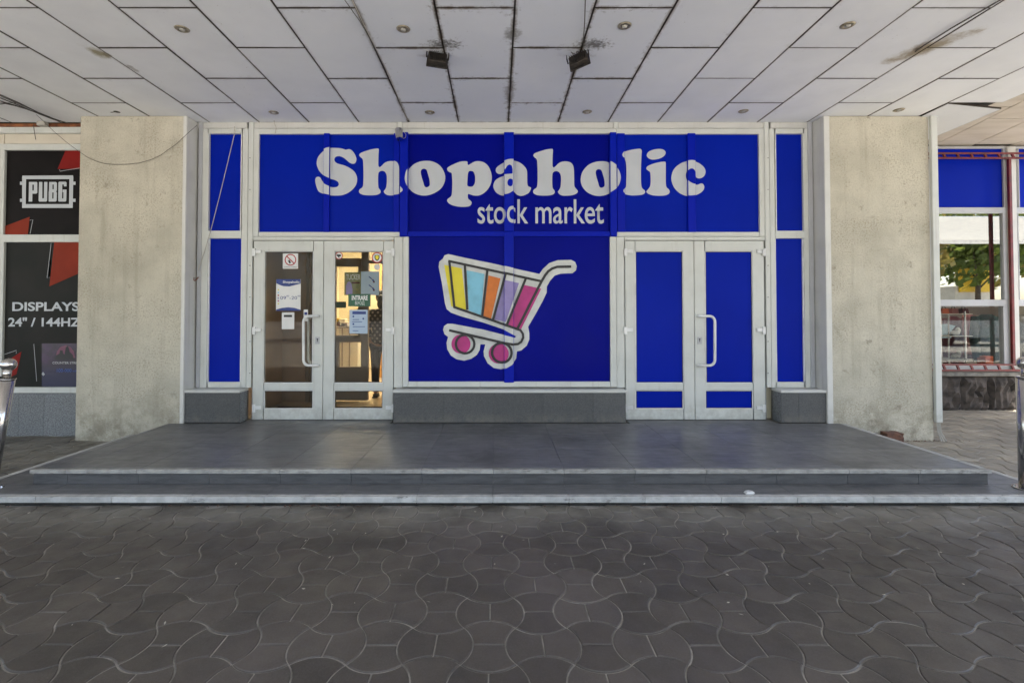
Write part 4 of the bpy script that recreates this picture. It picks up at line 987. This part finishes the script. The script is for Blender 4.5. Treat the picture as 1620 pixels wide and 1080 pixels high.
lp([(102, 569), (102.5, 558), (104, 549), (107, 547), (109, 551), (110, 556), (115, 561), (117, 569)], 'dark_shape', 'ink', 3.5)
lt('COUNTER STRIKE', 83, 127, 572, 575.6, 'frame_grey', k=4, bold=.02); lt('100-000', 90, 113, 583, 588.5, 'bluetext', k=4); lt('mdl', 115, 121, 585, 588, 'bluetext', k=4)
lp([(66.3, 590.5), (68, 588), (70, 590.5), (71, 592), (68.5, 594.5), (66, 592)], 'logo_mark', 'frame_grey', 3)
gz1 = P(787, 621.8, YL-.02)[1]
xs = [P(p, 650, 6.03)[0] for p in (-360, -260, -160, -70, 29.5, 69.5)]+[XR]
for a, c in zip(xs[:-1], xs[1:]):
    b = MB(); b.box(a+.001, c-.001, 6.03, 6.2, -.02, gz1, .002); b.build('granite_slab', 'granite', lw)
b = MB(); b.box(-13, xl0-.3, 6.2, 6.4, -.02, ZC+.02); structure(b.build('wall', 'cream'))

# ------------------------------------------------------------------ right shop
rw = thing('clothes_shop_window', 'grey framed clothes shop window under blue panels right of the right pillar', 'shop window', (7.3, YR, 0))
def rr(b, px0, px1, py0, py1, y0=YR, y1=YR+.08, bev=.004): rect(b, px0, px1, py0, py1, y0, y1, bev)
b = MB()
for py0, py1 in ((231.5, 235), (328, 337), (474, 484)): rr(b, 1440, 1860, py0, py1)
rr(b, 1440, 1860, 576, 584.5)
for a, c in ((1440, 1482), (1588, 1597.5), (1611.5, 1613), (1720, 1735)):
    for t0, t1 in ((235, 328), (337, 474), (484, 576)): rr(b, a, c, t0, t1)
b.build('frame', 'frame_grey', rw)
b = MB(); rr(b, 1598, 1611, 232, 584, YR-.04, YR+.07, .006); b.build('post', 'frame_old', rw)
for a, c in ((1481, 1589), (1612.5, 1721)):
    p = MB(); rr(p, a, c, 234, 329, YR+.03, YR+.04, 0); p.build('blue_panel', 'blue', rw)
    p = MB(); rr(p, a, c, 336, 475, YR+.03, YR+.036, 0); p.build('pane', 'mirror_glass', rw)
    p = MB(); rr(p, a, c, 483, 577, YR+.03, YR+.036, 0); p.build('pane', 'glass_low', rw)
b = MB(); rr(b, 1440, 1860, 588.5, 595, YR-.08, YR+.1, .006); b.build('sill', 'cement', rw)
# rough stone base
xs = [P(p, 620, YR)[0] for p in (1450, 1520, 1562, 1606, 1680, 1760, 1860)]
for a, c in zip(xs[:-1], xs[1:]):
    t = bmesh.new(); bmesh.ops.create_grid(t, x_segments=9, y_segments=7, size=.5); z1 = P(787, 595.3, YR)[1]
    for v in t.verts:
        ed = abs(v.co.x) > .49 or abs(v.co.y) > .49
        v.co = Vector((a+(v.co.x+.5)*(c-a-.006), YR-.0-(0 if ed else random.uniform(.02, .09)), -.03+(v.co.y+.5)*(z1+.03)))
    bmesh.ops.recalc_face_normals(t, faces=list(t.faces))
    b = MB(); b.add(t); b.build('base_stone', 'stone', rw)
b = MB(); b.box(5.0, 14, YR+.02, YR+.2, -.03, P(787, 590, YR)[1]-.02); b.box(11.6, 14, YR+.02, YR+.3, 0, 4.6); b.box(5.2, 14, 11.4, 11.5, 0, 4.6); b.box(5.0, 5.1, YR+.02, 11.4, 0, 4.6); b.box(13.9, 14, YR+.1, 11.4, 0, 4.6); b.box(5, 14, YR-.1, 11.5, 4.55, 4.65); structure(b.build('wall', 'taupe'))
b = MB(); b.box(5.1, 13.9, YR+.21, 11.4, .35, .42); structure(b.build('shop_floor', 'floor'))
# red steel grille
YGr = YR-.12
gr = thing('window_grille', 'dark red steel lattice rails and upright in front of the right shop window', 'grille', (7.4, YGr, .5))
def lattice(py0, py1):
    b = MB(); rr(b, 1440, 1860, py0, py0+2.6, YGr, YGr+.03, .003); b.build('rail', 'redsteel', gr)
    b = MB(); rr(b, 1440, 1860, py1-2.6, py1, YGr, YGr+.03, .003); b.build('rail', 'redsteel', gr)
    px = 1449
    while px < 1860:
        b = MB(); z1 = P(787, py0+2.7, YGr)[1]; z0 = P(787, py1-2.7, YGr)[1]; xa = P(px, py0, YGr)[0]
        b.prism([(xa, z1), (xa+.03, z1), (xa+.055, z0), (xa+.025, z0)], YGr+.004, YGr+.026); b.build('strut', 'redsteel', gr); px += 21.7
lattice(241, 251); lattice(575.5, 587)
b = MB(); rr(b, 1599.5, 1604, 251.3, 575, YGr-.02, YGr+.02, .004); rr(b, 1716, 1720.5, 251.3, 575, YGr-.02, YGr+.02, .004); b.build('upright', 'redsteel', gr)
# goods inside
rack = thing('glass_shelf', 'steel and glass shoe shelf behind the lower pane of the right shop window', 'shelf', (P(1515, 560, 8.2)[0], 8.2, .42))
def zz_(py, Y): return P(787, py, Y)[1]
xa, xb = P(1488, 530, 8.2)[0], P(1527, 530, 8.2)[0]
b = MB()
for x in (xa, xb):
    for y in (8.2, 8.5): b.cyl((x, y, .42), (x, y, zz_(492, 8.2)), .014, seg=10)
b.build('post', 'steel', rack)
for py in (496, 531, 568):
    b = MB(); b.box(xa-.05, xb+.12, 8.18, 8.52, zz_(py, 8.2)-.012, zz_(py, 8.2), .003); b.build('shelf', 'cream', rack)
def shoe(px, py, label, m_):
    x, z = P(px, py, 8.3)[0], zz_(py, 8.2)+.0005
    t = thing('shoe', label, 'shoe', (x, 8.3, z)); b = MB(); b.ball((x, 8.3, z+.045), .06, (1.25, .8, .75)); b.ball((x+.05, 8.3, z+.085), .042, (.9, .8, 1.3)); b.build('upper', m_, t, smooth=True)
    b = MB(); b.box(x-.075, x+.085, 8.26, 8.34, z, z+.014, .006); b.build('sole', 'leather', t)
shoe(1511, 531, 'pale shoe on the middle glass shelf in the right shop window', 'cream'); shoe(1512, 568, 'pale shoe on the lowest glass shelf in the right shop window', 'tarnish')
for i, (px, m_, lab) in enumerate(((1493, 'orangebox', 'orange handbag at the left end of the top shelf'), (1508, 'rose', 'pink handbag at the middle of the top shelf'), (1524, 'maroon', 'maroon handbag at the right end of the top shelf'))):
    x = P(px, 490, 8.3)[0]; z = zz_(496, 8.2)+.0005
    t = thing('handbag', lab, 'bag', (x, 8.3, z)); b = MB(); b.prism([(x-.06, z), (x+.06, z), (x+.045, z+.085), (x-.045, z+.085)], 8.26, 8.34); b.build('bag_body', m_, t)
    b = MB(); b.tube([(x-.03, 8.3, z+.085), (x-.02, 8.3, z+.12), (x+.02, 8.3, z+.12), (x+.03, 8.3, z+.085)], .006); b.build('bag_handle', 'leather', t)
def garment(px, py0, py1, Y, wd, m_, label):
    x, z1 = P(px, py0, Y); z0 = P(px, py1, Y)[1]; t = thing('jacket', label, 'jacket', (x, Y, z0))
    b = MB(); n = 14; h = z1-z0
    rings = []
    for k, (f, s_) in enumerate(((0, 1.0), (.35, .92), (.75, .95), (.9, .9), (1.0, .35))):
        rings.append([b.bm.verts.new((x+cos(2*pi*i/n)*wd*s_*(1+.05*sin(3*i+k)), Y+sin(2*pi*i/n)*wd*.4*s_*(1+.12*sin(5*i)), z0+f*h)) for i in range(n)])
    for a, c in zip(rings[:-1], rings[1:]):
        for i in range(n): b.bm.faces.new((a[i], a[(i+1) % n], c[(i+1) % n], c[i]))
    b.bm.faces.new(rings[0][::-1]); b.bm.faces.new(rings[-1]); b.build('coat_body', m_, t, smooth=True)
    for s_ in (-1, 1):
        b = MB(); b.tube([(x+s_*wd*.8, Y, z1-.05*h), (x+s_*wd*1.12, Y-.04, z0+.5*h), (x+s_*wd*1.1, Y-.1, z0+.1*h)], wd*.24, 10); b.build('sleeve', m_, t, smooth=True)
garment(1561, 497, 572, 8.5, .25, 'darkgreen', 'large dark green jacket filling the right half of the lower shop window pane')
garment(1533, 496, 560, 9.0, .12, 'rose', 'dusty pink jacket hanging behind the glass shelf')
garment(1508, 500, 575, 9.2, .20, 'maroon', 'maroon jacket hanging at the left of the right shop window')
garment(1624, 497, 572, 8.6, .26, 'leather', 'black jacket in the window pane beyond the red upright')
x, z = P(1497, 524, 8.7); t = thing('shirt', 'pale blue shirt on the left in the right shop window', 'shirt', (x, 8.7, z-.2)); b = MB(); b.prism([(x-.11, z-.12), (x+.07, z-.12), (x+.07, z), (x+.15, z+.1), (x+.02, z+.13), (x-.11, z+.12)], 8.68, 8.72); b.build('cloth', 'palecloth', t)
x, z = P(1561, 577, 8.3); t = thing('orange_box', 'small orange box on the floor of the right shop window', 'box', (x, 8.3, .42)); b = MB(); b.box(x-.07, x+.07, 8.25, 8.4, .42, P(787, 563, 8.3)[1], .006); b.build('carton', 'orangebox', t)
t = thing('shop_lamp', 'lit lamp on the ceiling of the clothes shop', 'lamp', (8.2, 9.0, 4.4))
b = MB(); b.box(7.2, 9.4, 8.9, 9.1, 4.42, 4.5, .004); b.build('housing', 'white', t)
b = MB(); b.box(7.25, 9.35, 8.92, 9.08, 4.40, 4.419, .002); b.build('diffuser', 'lamp2', t)

# ------------------------------------------------------------------ bollards
def bollard(x, y, tilt, label):
    t = thing('bollard', label, 'bollard', (0, 0, 0)); t.location = (x, y, ZL); t.rotation_euler = (0, radians(tilt), 0)
    def part(name, prof, m_, seg=32):
        b = MB(); b.lathe(prof, seg=seg); o = b.build(name, m_, None, smooth=False); o.parent = t
        for p in o.data.polygons: p.use_smooth = len(p.vertices) == 4
        return o
    b = MB(); b.lathe([(.098, 0), (.10, .004), (.10, .010), (.095, .012)], seg=32); o = b.build('flange', 'steel'); o.parent = t
    part('post', [(.057, .0125), (.057, .905)], 'steel'); part('cap', [(.060, .906), (.062, .909), (.062, .914), (.059, .916)], 'steel')
    part('neck', [(.027, .917), (.027, .985)], 'steel')
    b = MB(); b.ball((0, 0, 1.025), .053, u=32, v=20); o = b.build('ball', 'steel', None, smooth=True); o.parent = t
    for k in range(4):
        b = MB(); a = pi/4+k*pi/2; b.cyl((.08*cos(a), .08*sin(a), .0121), (.08*cos(a), .08*sin(a), .022), .009, seg=8); o = b.build('bolt', 'steel'); o.parent = t
xb_, yb_ = G(-20, 774, ZL); bollard(xb_, yb_, 8.6, 'leaning stainless steel bollard with a ball top at the left end of the steps')
xb_, yb_ = G(1627, 773, ZL); bollard(xb_, yb_, -.4, 'upright stainless steel bollard with a ball top at the right end of the steps')

# ------------------------------------------------------------------ ceiling lamps
DL = [(288, 46, 'tarnished round downlight in the front row, leftmost of four'), (638, 46, 'round downlight in the front row between the wires and the left floodlight'), (988, 41, 'round downlight in the front row just right of the right floodlight'), (1341, 40, 'round downlight in the front row, rightmost of four beside the brown water stain'),
      (433, 178, 'round downlight by the shopfront with a loose wire hanging from it'), (680, 178, 'round downlight by the shopfront above the letter o of the sign'), (929, 177, 'round downlight by the shopfront behind the right floodlight'), (1176, 176, 'round downlight by the shopfront above the right doors'), (1422, 174, 'round downlight right above the right pillar')]
for px, py, lab in DL:
    x, y = G(px, py, ZC); t = thing('downlight', lab, 'ceiling lamp', (x, y, ZC), 'round downlights in the ceiling')
    b = MB(); b.lathe([(.026, ZC+.012), (.027, ZC-.004), (.034, ZC-.010), (.048, ZC-.008), (.058, ZC-.001)][::1], (x, y), 28); b.build('ring', 'tarnish', t, smooth=True)
    b = MB(); b.ball((x, y, ZC-.006), .024, (1, 1, .5)); b.build('bulb', 'lens', t, smooth=True)
x, y = G(185, 177, ZC); t = thing('downlight_hole', 'empty dark downlight hole with loose wire above the left pillar', 'hole', (x, y, ZC)); b = MB(); b.lathe([(.001, ZC-.0035), (.03, ZC-.0035), (.034, ZC-.002)], (x, y), 14); b.build('hole_rim', 'sooty', t)
b = MB(); b.tube([(x-.02, y, ZC-.002), (x-.05, y-.01, ZC-.012), (x-.08, y+.01, ZC-.004)], .004); b.build('wire_end', 'cable', t)
def flood(px, py, yaw, roll, label):
    x, y = P(px, py, 4.36)[0], 4.36; z = P(px, py, 4.36)[1]
    t = thing('floodlight', label, 'floodlight', (x, y, z)); t.rotation_euler = (radians(-28), radians(roll), radians(yaw)); ORI[t.name] = Vector((0, 0, 0))
    b = MB(); b.box(-.085, .085, -.02, .03, -.065, .065, .008); b.build('housing', 'sooty', t)
    b = MB(); b.box(-.095, .095, .0301, .045, -.075, .075, .004); b.build('rim', 'tarnish' if False else 'sooty', t)
    for k in range(9):
        b = MB(); xx = -.072+.018*k; b.box(xx-.003, xx+.003, -.034, -.0205, -.058, .058, .001); b.build('cooling_fin', 'sooty', t)
    b = MB(); b.tube([(-.098, .0, .0), (-.10, -.01, .05), (-.095, -.015, .125), (.095, -.015, .125), (.10, -.01, .05), (.098, 0, 0)], .006); b.build('bracket', 'sooty', t)
    b = MB(); b.tube([(-.03, -.03, .06), (-.05, -.05, .085), (-.01, -.04, .10), (.02, -.03, .075), (.05, -.03, .11)], .005); b.tube([(.0, -.03, .06), (.03, -.05, .1), (.06, -.04, .07), (.07, -.02, .115)], .004); b.build('cable_loop', 'cable', t)
flood(692, 93, 8, 5, 'sooty black floodlight hanging under the ceiling, the left one of two')
flood(915, 94, -22, -14, 'sooty black floodlight hanging twisted under the ceiling, the right one of two')
x, z = P(632, 213, 5.9); t = thing('spot_lamp', 'small tarnished metal spot lamp on the top edge of the blue sign', 'lamp', (x, 5.9, z))
b = MB(); b.cyl((x-.012, 5.92, z+.065), (x+.004, 5.88, z-.065), .048, .044, 24); b.build('shade', 'steel', t, smooth=False)
b = MB(); b.tube([(x, 5.92, z+.05), (x, 5.96, z+.10), (x, 6.01, z+.10)], .014); b.build('bracket', 'frame_old', t)
b = MB(); b.tube([(x+.05, 5.91, z+.04), (x+.075, 5.92, z+.01), (x+.07, 5.92, z-.03), (x+.035, 5.92, z-.045)], .003); b.build('wire', 'wire', t)

# ------------------------------------------------------------------ cables
def cable(label, pts, r, m_='cable'):
    b = MB(); b.tube(pts, r, 6); return tag(b.build('cable', m_, smooth=True), label, 'cable')
def cp_(pts, dz=.012):                                # along the ceiling
    return [(*G(px, py, ZC-dz), ZC-dz) for px, py in pts]
def fp(pts, Y): return [(P(px, py, Y)[0], Y, P(px, py, Y)[1]) for px, py in pts]
cable('thin grey wire running along a ceiling joint towards the sign', cp_([(557, 0), (575, 38), (600, 88), (616, 120), (632, 160), (645, 190)]), .004, 'wire')
cable('thin dark wire sagging beside the ceiling joint left of the centre', cp_([(545, 0), (570, 35), (590, 70), (612, 115)], .02), .003)
cable('dark cable running down to the right floodlight', cp_([(926, 0), (925, 35), (922, 76)], .015), .004)
cable('black cable along the ceiling joint over the brown water stain', cp_([(1590, -4), (1545, 22), (1505, 45), (1462, 72), (1448, 82)], .012), .006)
cable('thin wire hanging in a loop across the left pillar', fp([(52, 176), (85.6, 208.5), (105, 225), (124.5, 239.6), (140, 250), (155.6, 256.5), (168, 259.5), (181.5, 260.4), (200, 260), (220, 258), (238, 253), (254, 246), (266, 237), (279, 228), (296, 212), (312, 198)], YP-.03), .0028)
cable('pale string hanging across the narrow blue window on the left', fp([(371, 200), (371, 212), (350, 300), (336, 355), (323, 400), (313, 428)], YF-.03), .0045, 'wire')
cable('short wire end hanging from the rusty edge at the far left', fp([(53, 197), (54, 206), (56.5, 221)], YL-.06), .004)
cable('loose wire hanging down from a downlight over the sign', fp([(433, 184), (434, 195), (437, 203), (435.5, 211)], YF-.05), .004, 'wire')
for i, (q, lab) in enumerate((([(0, 150), (30, 163), (60, 178), (85, 188), (100, 193)], 'topmost black cable of the bundle at the upper left'), ([(0, 155), (28, 166), (58, 179), (84, 189), (104, 194)], 'second black cable of the bundle at the upper left'), ([(0, 160), (10, 163), (25, 167), (55, 177.5), (83, 187.5)], 'lowest sagging black cable of the bundle at the upper left'), ([(0, 165), (8, 164), (26, 168), (52, 176), (78, 185)], 'frayed cable joining the bundle at the upper left'))):
    cable(lab, cp_(q, .02+.006*i), .0055)
x, z = P(68, 197, YL-.06); t = thing('junction_box', 'small pale junction box under the ceiling at the upper left', 'junction box', (x, YL-.06, z)); b = MB(); b.box(x-.05, x+.05, YL-.10, YL-.03, z-.025, z+.03, .008); b.build('lid', 'wire', t)
x, z = P(310, 441, YF-.02); t = thing('hook', 'small rusty hook on the corner strip beside the narrow left window', 'hook', (x, YF, z)); b = MB(); b.tube([(x+.02, YF-.005, z+.02), (x+.02, YF-.03, z+.0), (x, YF-.04, z-.025), (x-.02, YF-.035, z-.012), (x-.018, YF-.03, z+.015)], .006); b.build('hook_wire', 'rust', t)
# trunking on the right pillar
xa = P(1475, 420, YP-.03)[0]
t = thing('cable_trunking', 'white plastic cable trunking down the right edge of the right pillar', 'trunking', (xa, YP, .2))
b = MB(); b.box(xr1-.012, xr1+.065, YP-.045, YP-.004, P(787, 668, YP-.04)[1], ZC-.005, .005); b.build('cover', 'frame', t)
zb_ = P(787, 668, YP-.04)[1]
for k in range(3):
    b = MB(); x = xr1+.01+.018*k; b.tube([(x, YP-.022, zb_+.02), (x+.004, YP-.03, zb_*.5), (x+.02+.01*k, YP-.06, .004)], .007, 8); b.build('conduit', 'wire', t)
# brick, litter
x, y = G(1405, 697, 0); t = thing('brick', 'broken reddish brown brick lying at the foot of the right pillar', 'brick', (x, 5.72, 0))
bm_ = bmesh.new(); bmesh.ops.create_cube(bm_, size=1); bmesh.ops.subdivide_edges(bm_, edges=list(bm_.edges), cuts=3, use_grid_fill=True)
for v in bm_.verts: v.co = Vector((x-.02+v.co.x*.19, 5.715+v.co.y*.11, .062+v.co.z*.118))+Vector((random.uniform(-.006, .006), random.uniform(-.006, .006), random.uniform(-.005, .004)))
b = MB(); b.add(bm_); b.build('brick_body', 'brick', t)
x, y = G(1185, 780, ZL); t = MB(); t.prism([(x-.035, ZL+.001), (x+.03, ZL+.001), (x+.036, ZL+.014), (x+.008, ZL+.02), (x-.02, ZL+.016)], y-.02, y+.02); tag(t.build('paper_scrap', 'paper'), 'crumpled white paper scrap on the lower step', 'litter')
# small litter on the paving
lb = MB()
for k in range(70):
    x, y = random.uniform(-3.6, 3.9), random.uniform(1.9, 3.75); s_ = random.uniform(.004, .010); a = random.uniform(0, pi)
    q = [(x+s_*1.5*cos(a), y+s_*1.5*sin(a)), (x-s_*.5*sin(a), y+s_*.5*cos(a)), (x-s_*1.5*cos(a), y-s_*1.5*sin(a)), (x+s_*.5*sin(a), y-s_*.5*cos(a))]
    lb.bm.faces.new([lb.bm.verts.new((u, v, .003+random.uniform(0, .005))) for u, v in q])
o = lb.build('paving_litter', 'cream', fix=False); o['kind'] = 'stuff'; tag(o, 'tiny pale crumbs and cigarette ends scattered over the paving', 'litter crumbs')
# dry leaves and dirt along the foot of the step
lb = MB()
for k in range(240):
    x = random.choice((random.uniform(-4.3, 4.5), random.gauss(2.0, .5), random.gauss(-1.6, .5))); y = YS1+.012-abs(random.gauss(0, .018)); s_ = random.uniform(.004, .014); a = random.uniform(0, pi)
    q = [(x+s_*cos(a), y+s_*.6*sin(a)), (x-s_*.6*sin(a), y+s_*.5*cos(a)), (x-s_*cos(a), y-s_*.6*sin(a)), (x+s_*.5*sin(a), y-s_*.4*cos(a))]
    lb.bm.faces.new([lb.bm.verts.new((u, v, .004+random.uniform(0, .008))) for u, v in q])
for k in range(90):
    x = 4.6+abs(random.gauss(0, .35)); y = YP-.02-abs(random.gauss(0, .03)); s_ = random.uniform(.006, .016); a = random.uniform(0, pi)
    q = [(x+s_*cos(a), y+s_*.6*sin(a)), (x-s_*.6*sin(a), y+s_*.5*cos(a)), (x-s_*cos(a), y-s_*.6*sin(a)), (x+s_*.5*sin(a), y-s_*.4*cos(a))]
    lb.bm.faces.new([lb.bm.verts.new((u, v, .004+random.uniform(0, .01))) for u, v in q])
o = lb.build('leaf_litter', 'brick', fix=False); o['kind'] = 'stuff'; tag(o, 'dry leaf crumbs and dirt along the foot of the steps', 'leaf litter')

# ------------------------------------------------------------------ the street behind the camera (seen only in reflections)
def tree(x, y, h, r, label, m_, NL=1500):
    t = thing('tree', label, 'tree', (x, y, -.04), 'trees across the street')
    b = MB(); b.cyl((x, y, -.05), (x+.1, y, h*.55), .2, .11, 10)
    for k in range(7):
        a = k*2.4; b.cyl((x+.05, y, h*(.35+.04*k)), (x+cos(a)*r*.7, y+sin(a)*r*.7, h*(.6+.04*k)), .07, .02, 6)
    b.build('trunk', 'bark', t, smooth=True)
    b = MB()
    for k in range(NL):
        while True:
            u = Vector((random.uniform(-1, 1), random.uniform(-1, 1), random.uniform(-1, 1)))
            if u.length < 1: break
        c_ = int(random.random()*9); ca = c_*2.4; cc = Vector((cos(ca)*r*.55, sin(ca)*r*.55, (c_/9-.4)*h*.42)) if c_ else Vector((0, 0, h*.12))
        p = Vector((x, y, h*.68))+cc+u*r*.55; s_ = random.uniform(.14, .30) if NL < 2000 else random.uniform(.16, .34); n1 = Vector((random.gauss(0, 1), random.gauss(0, 1), random.gauss(0, 1))).normalized(); n2 = n1.orthogonal().normalized(); n3 = n1.cross(n2)
        b.bm.faces.new([b.bm.verts.new(p+n2*s_), b.bm.verts.new(p+n3*s_*.6), b.bm.verts.new(p-n2*s_), b.bm.verts.new(p-n3*s_*.6)])
    b.build('crown', m_, t, fix=False)
for i, (x, y, h, r, lab, m_) in enumerate(((-20, -17, 8, 3.2, 'green tree across the street far to the left', 'leaf'), (-9, -19, 9, 3.4, 'green tree across the street left of the entrance axis', 'leaf'), (3, -18, 8, 3.0, 'yellowing tree across the street facing the entrance', 'leaf2'), (14, -18, 8.5, 3.3, 'green tree across the street right of the entrance axis', 'leaf'), (24, -15, 8, 3.3, 'yellowing tree beside the white van', 'leaf2'), (32, -17, 9, 3.6, 'green tree across the street far to the right', 'leaf'), (40, -24, 10, 4.0, 'tall yellowing tree behind the kiosk', 'leaf2'), (29, -23, 10, 4.2, 'broad green tree behind the kiosk on the left', 'leaf'), (35, -27, 11, 4.5, 'broad yellowing tree at the back behind the kiosk', 'leaf2'))):
    tree(x, y, h, r, lab, m_, 3000 if x > 20 else 1500)
def van(x, y):
    t = thing('parked_van', 'white van parked across the street, seen in the shop window reflection', 'van', (x, y, -.04)); w_, L = .95, 2.4
    prof = [(-L, .35), (L, .35), (L, 1.0), (L-.5, 1.15), (L-1.15, 2.0), (L-1.5, 2.15), (-L+.1, 2.15), (-L, 1.9)]
    b = MB(); b.prism([(x+u, q) for u, q in prof], y-w_, y+w_); bmesh.ops.bevel(b.bm, geom=list(b.bm.edges), offset=.06, segments=2, affect='EDGES'); b.build('body', 'vanwhite', t)
    for s_ in (-1, 1):
        b = MB(); b.prism([(x-1.9, 1.2), (x+1.4, 1.2), (x+1.0, 1.85), (x-1.9, 1.85)], y+s_*w_, y+s_*(w_+.008)); b.build('window', 'ink', t)
        for u in (-1.5, 1.5):
            b = MB(); b.cyl((x+u, y+s_*(w_-.18), .28), (x+u, y+s_*(w_+.02), .28), .32, seg=24); b.build('wheel', 'rubber', t)
van(23.5, -9.3)
t = thing('kiosk', 'yellow street kiosk across the street, seen in the shop window reflection', 'kiosk', (33, -18, -.04))
b = MB(); b.box(31, 33.6, -19.5, -17.5, -.04, 3.4, .03); b.build('cabin', 'cream', t); b = MB(); b.box(31.2, 33.4, -17.48, -17.3, 3.0, 4.6, .03); b.build('signboard', 'kiosk', t); b = MB(); b.box(31.3, 33.3, -17.49, -17.45, 1.0, 2.2); b.build('window', 'ink', t)

t = thing('soffit_stand_in', 'added pale roof on thin posts, standing in for the canopy soffit in the shop window reflection', 'soffit_stand_in', (19, -4.2, -.04))  # made-up roof, gives the right window a soffit to reflect
b = MB()
for k in range(9):
    xa = 13.5+1.25*k; b.prism([(xa, 5.1), (xa+1.24, 5.1), (xa+1.24, 5.14), (xa, 5.14)], -6.0, -2.6)
for v in b.bm.verts: v.co.z += (v.co.y+2.6)*.10
b.build('roof', 'paper', t)
b = MB(); b.box(13.5, 24.8, -6.1, -6.02, 4.62, 4.86, .01); b.build('fascia', 'vanwhite', t)
for xx in (13.6, 24.7):
    b = MB(); b.cyl((xx, -5.95, -.04), (xx, -5.95, 4.7), .05, seg=12); b.build('post', 'frame_grey', t)
    b = MB(); b.cyl((xx, -2.7, -.04), (xx, -2.7, 5.08), .05, seg=12); b.build('post', 'frame_grey', t)
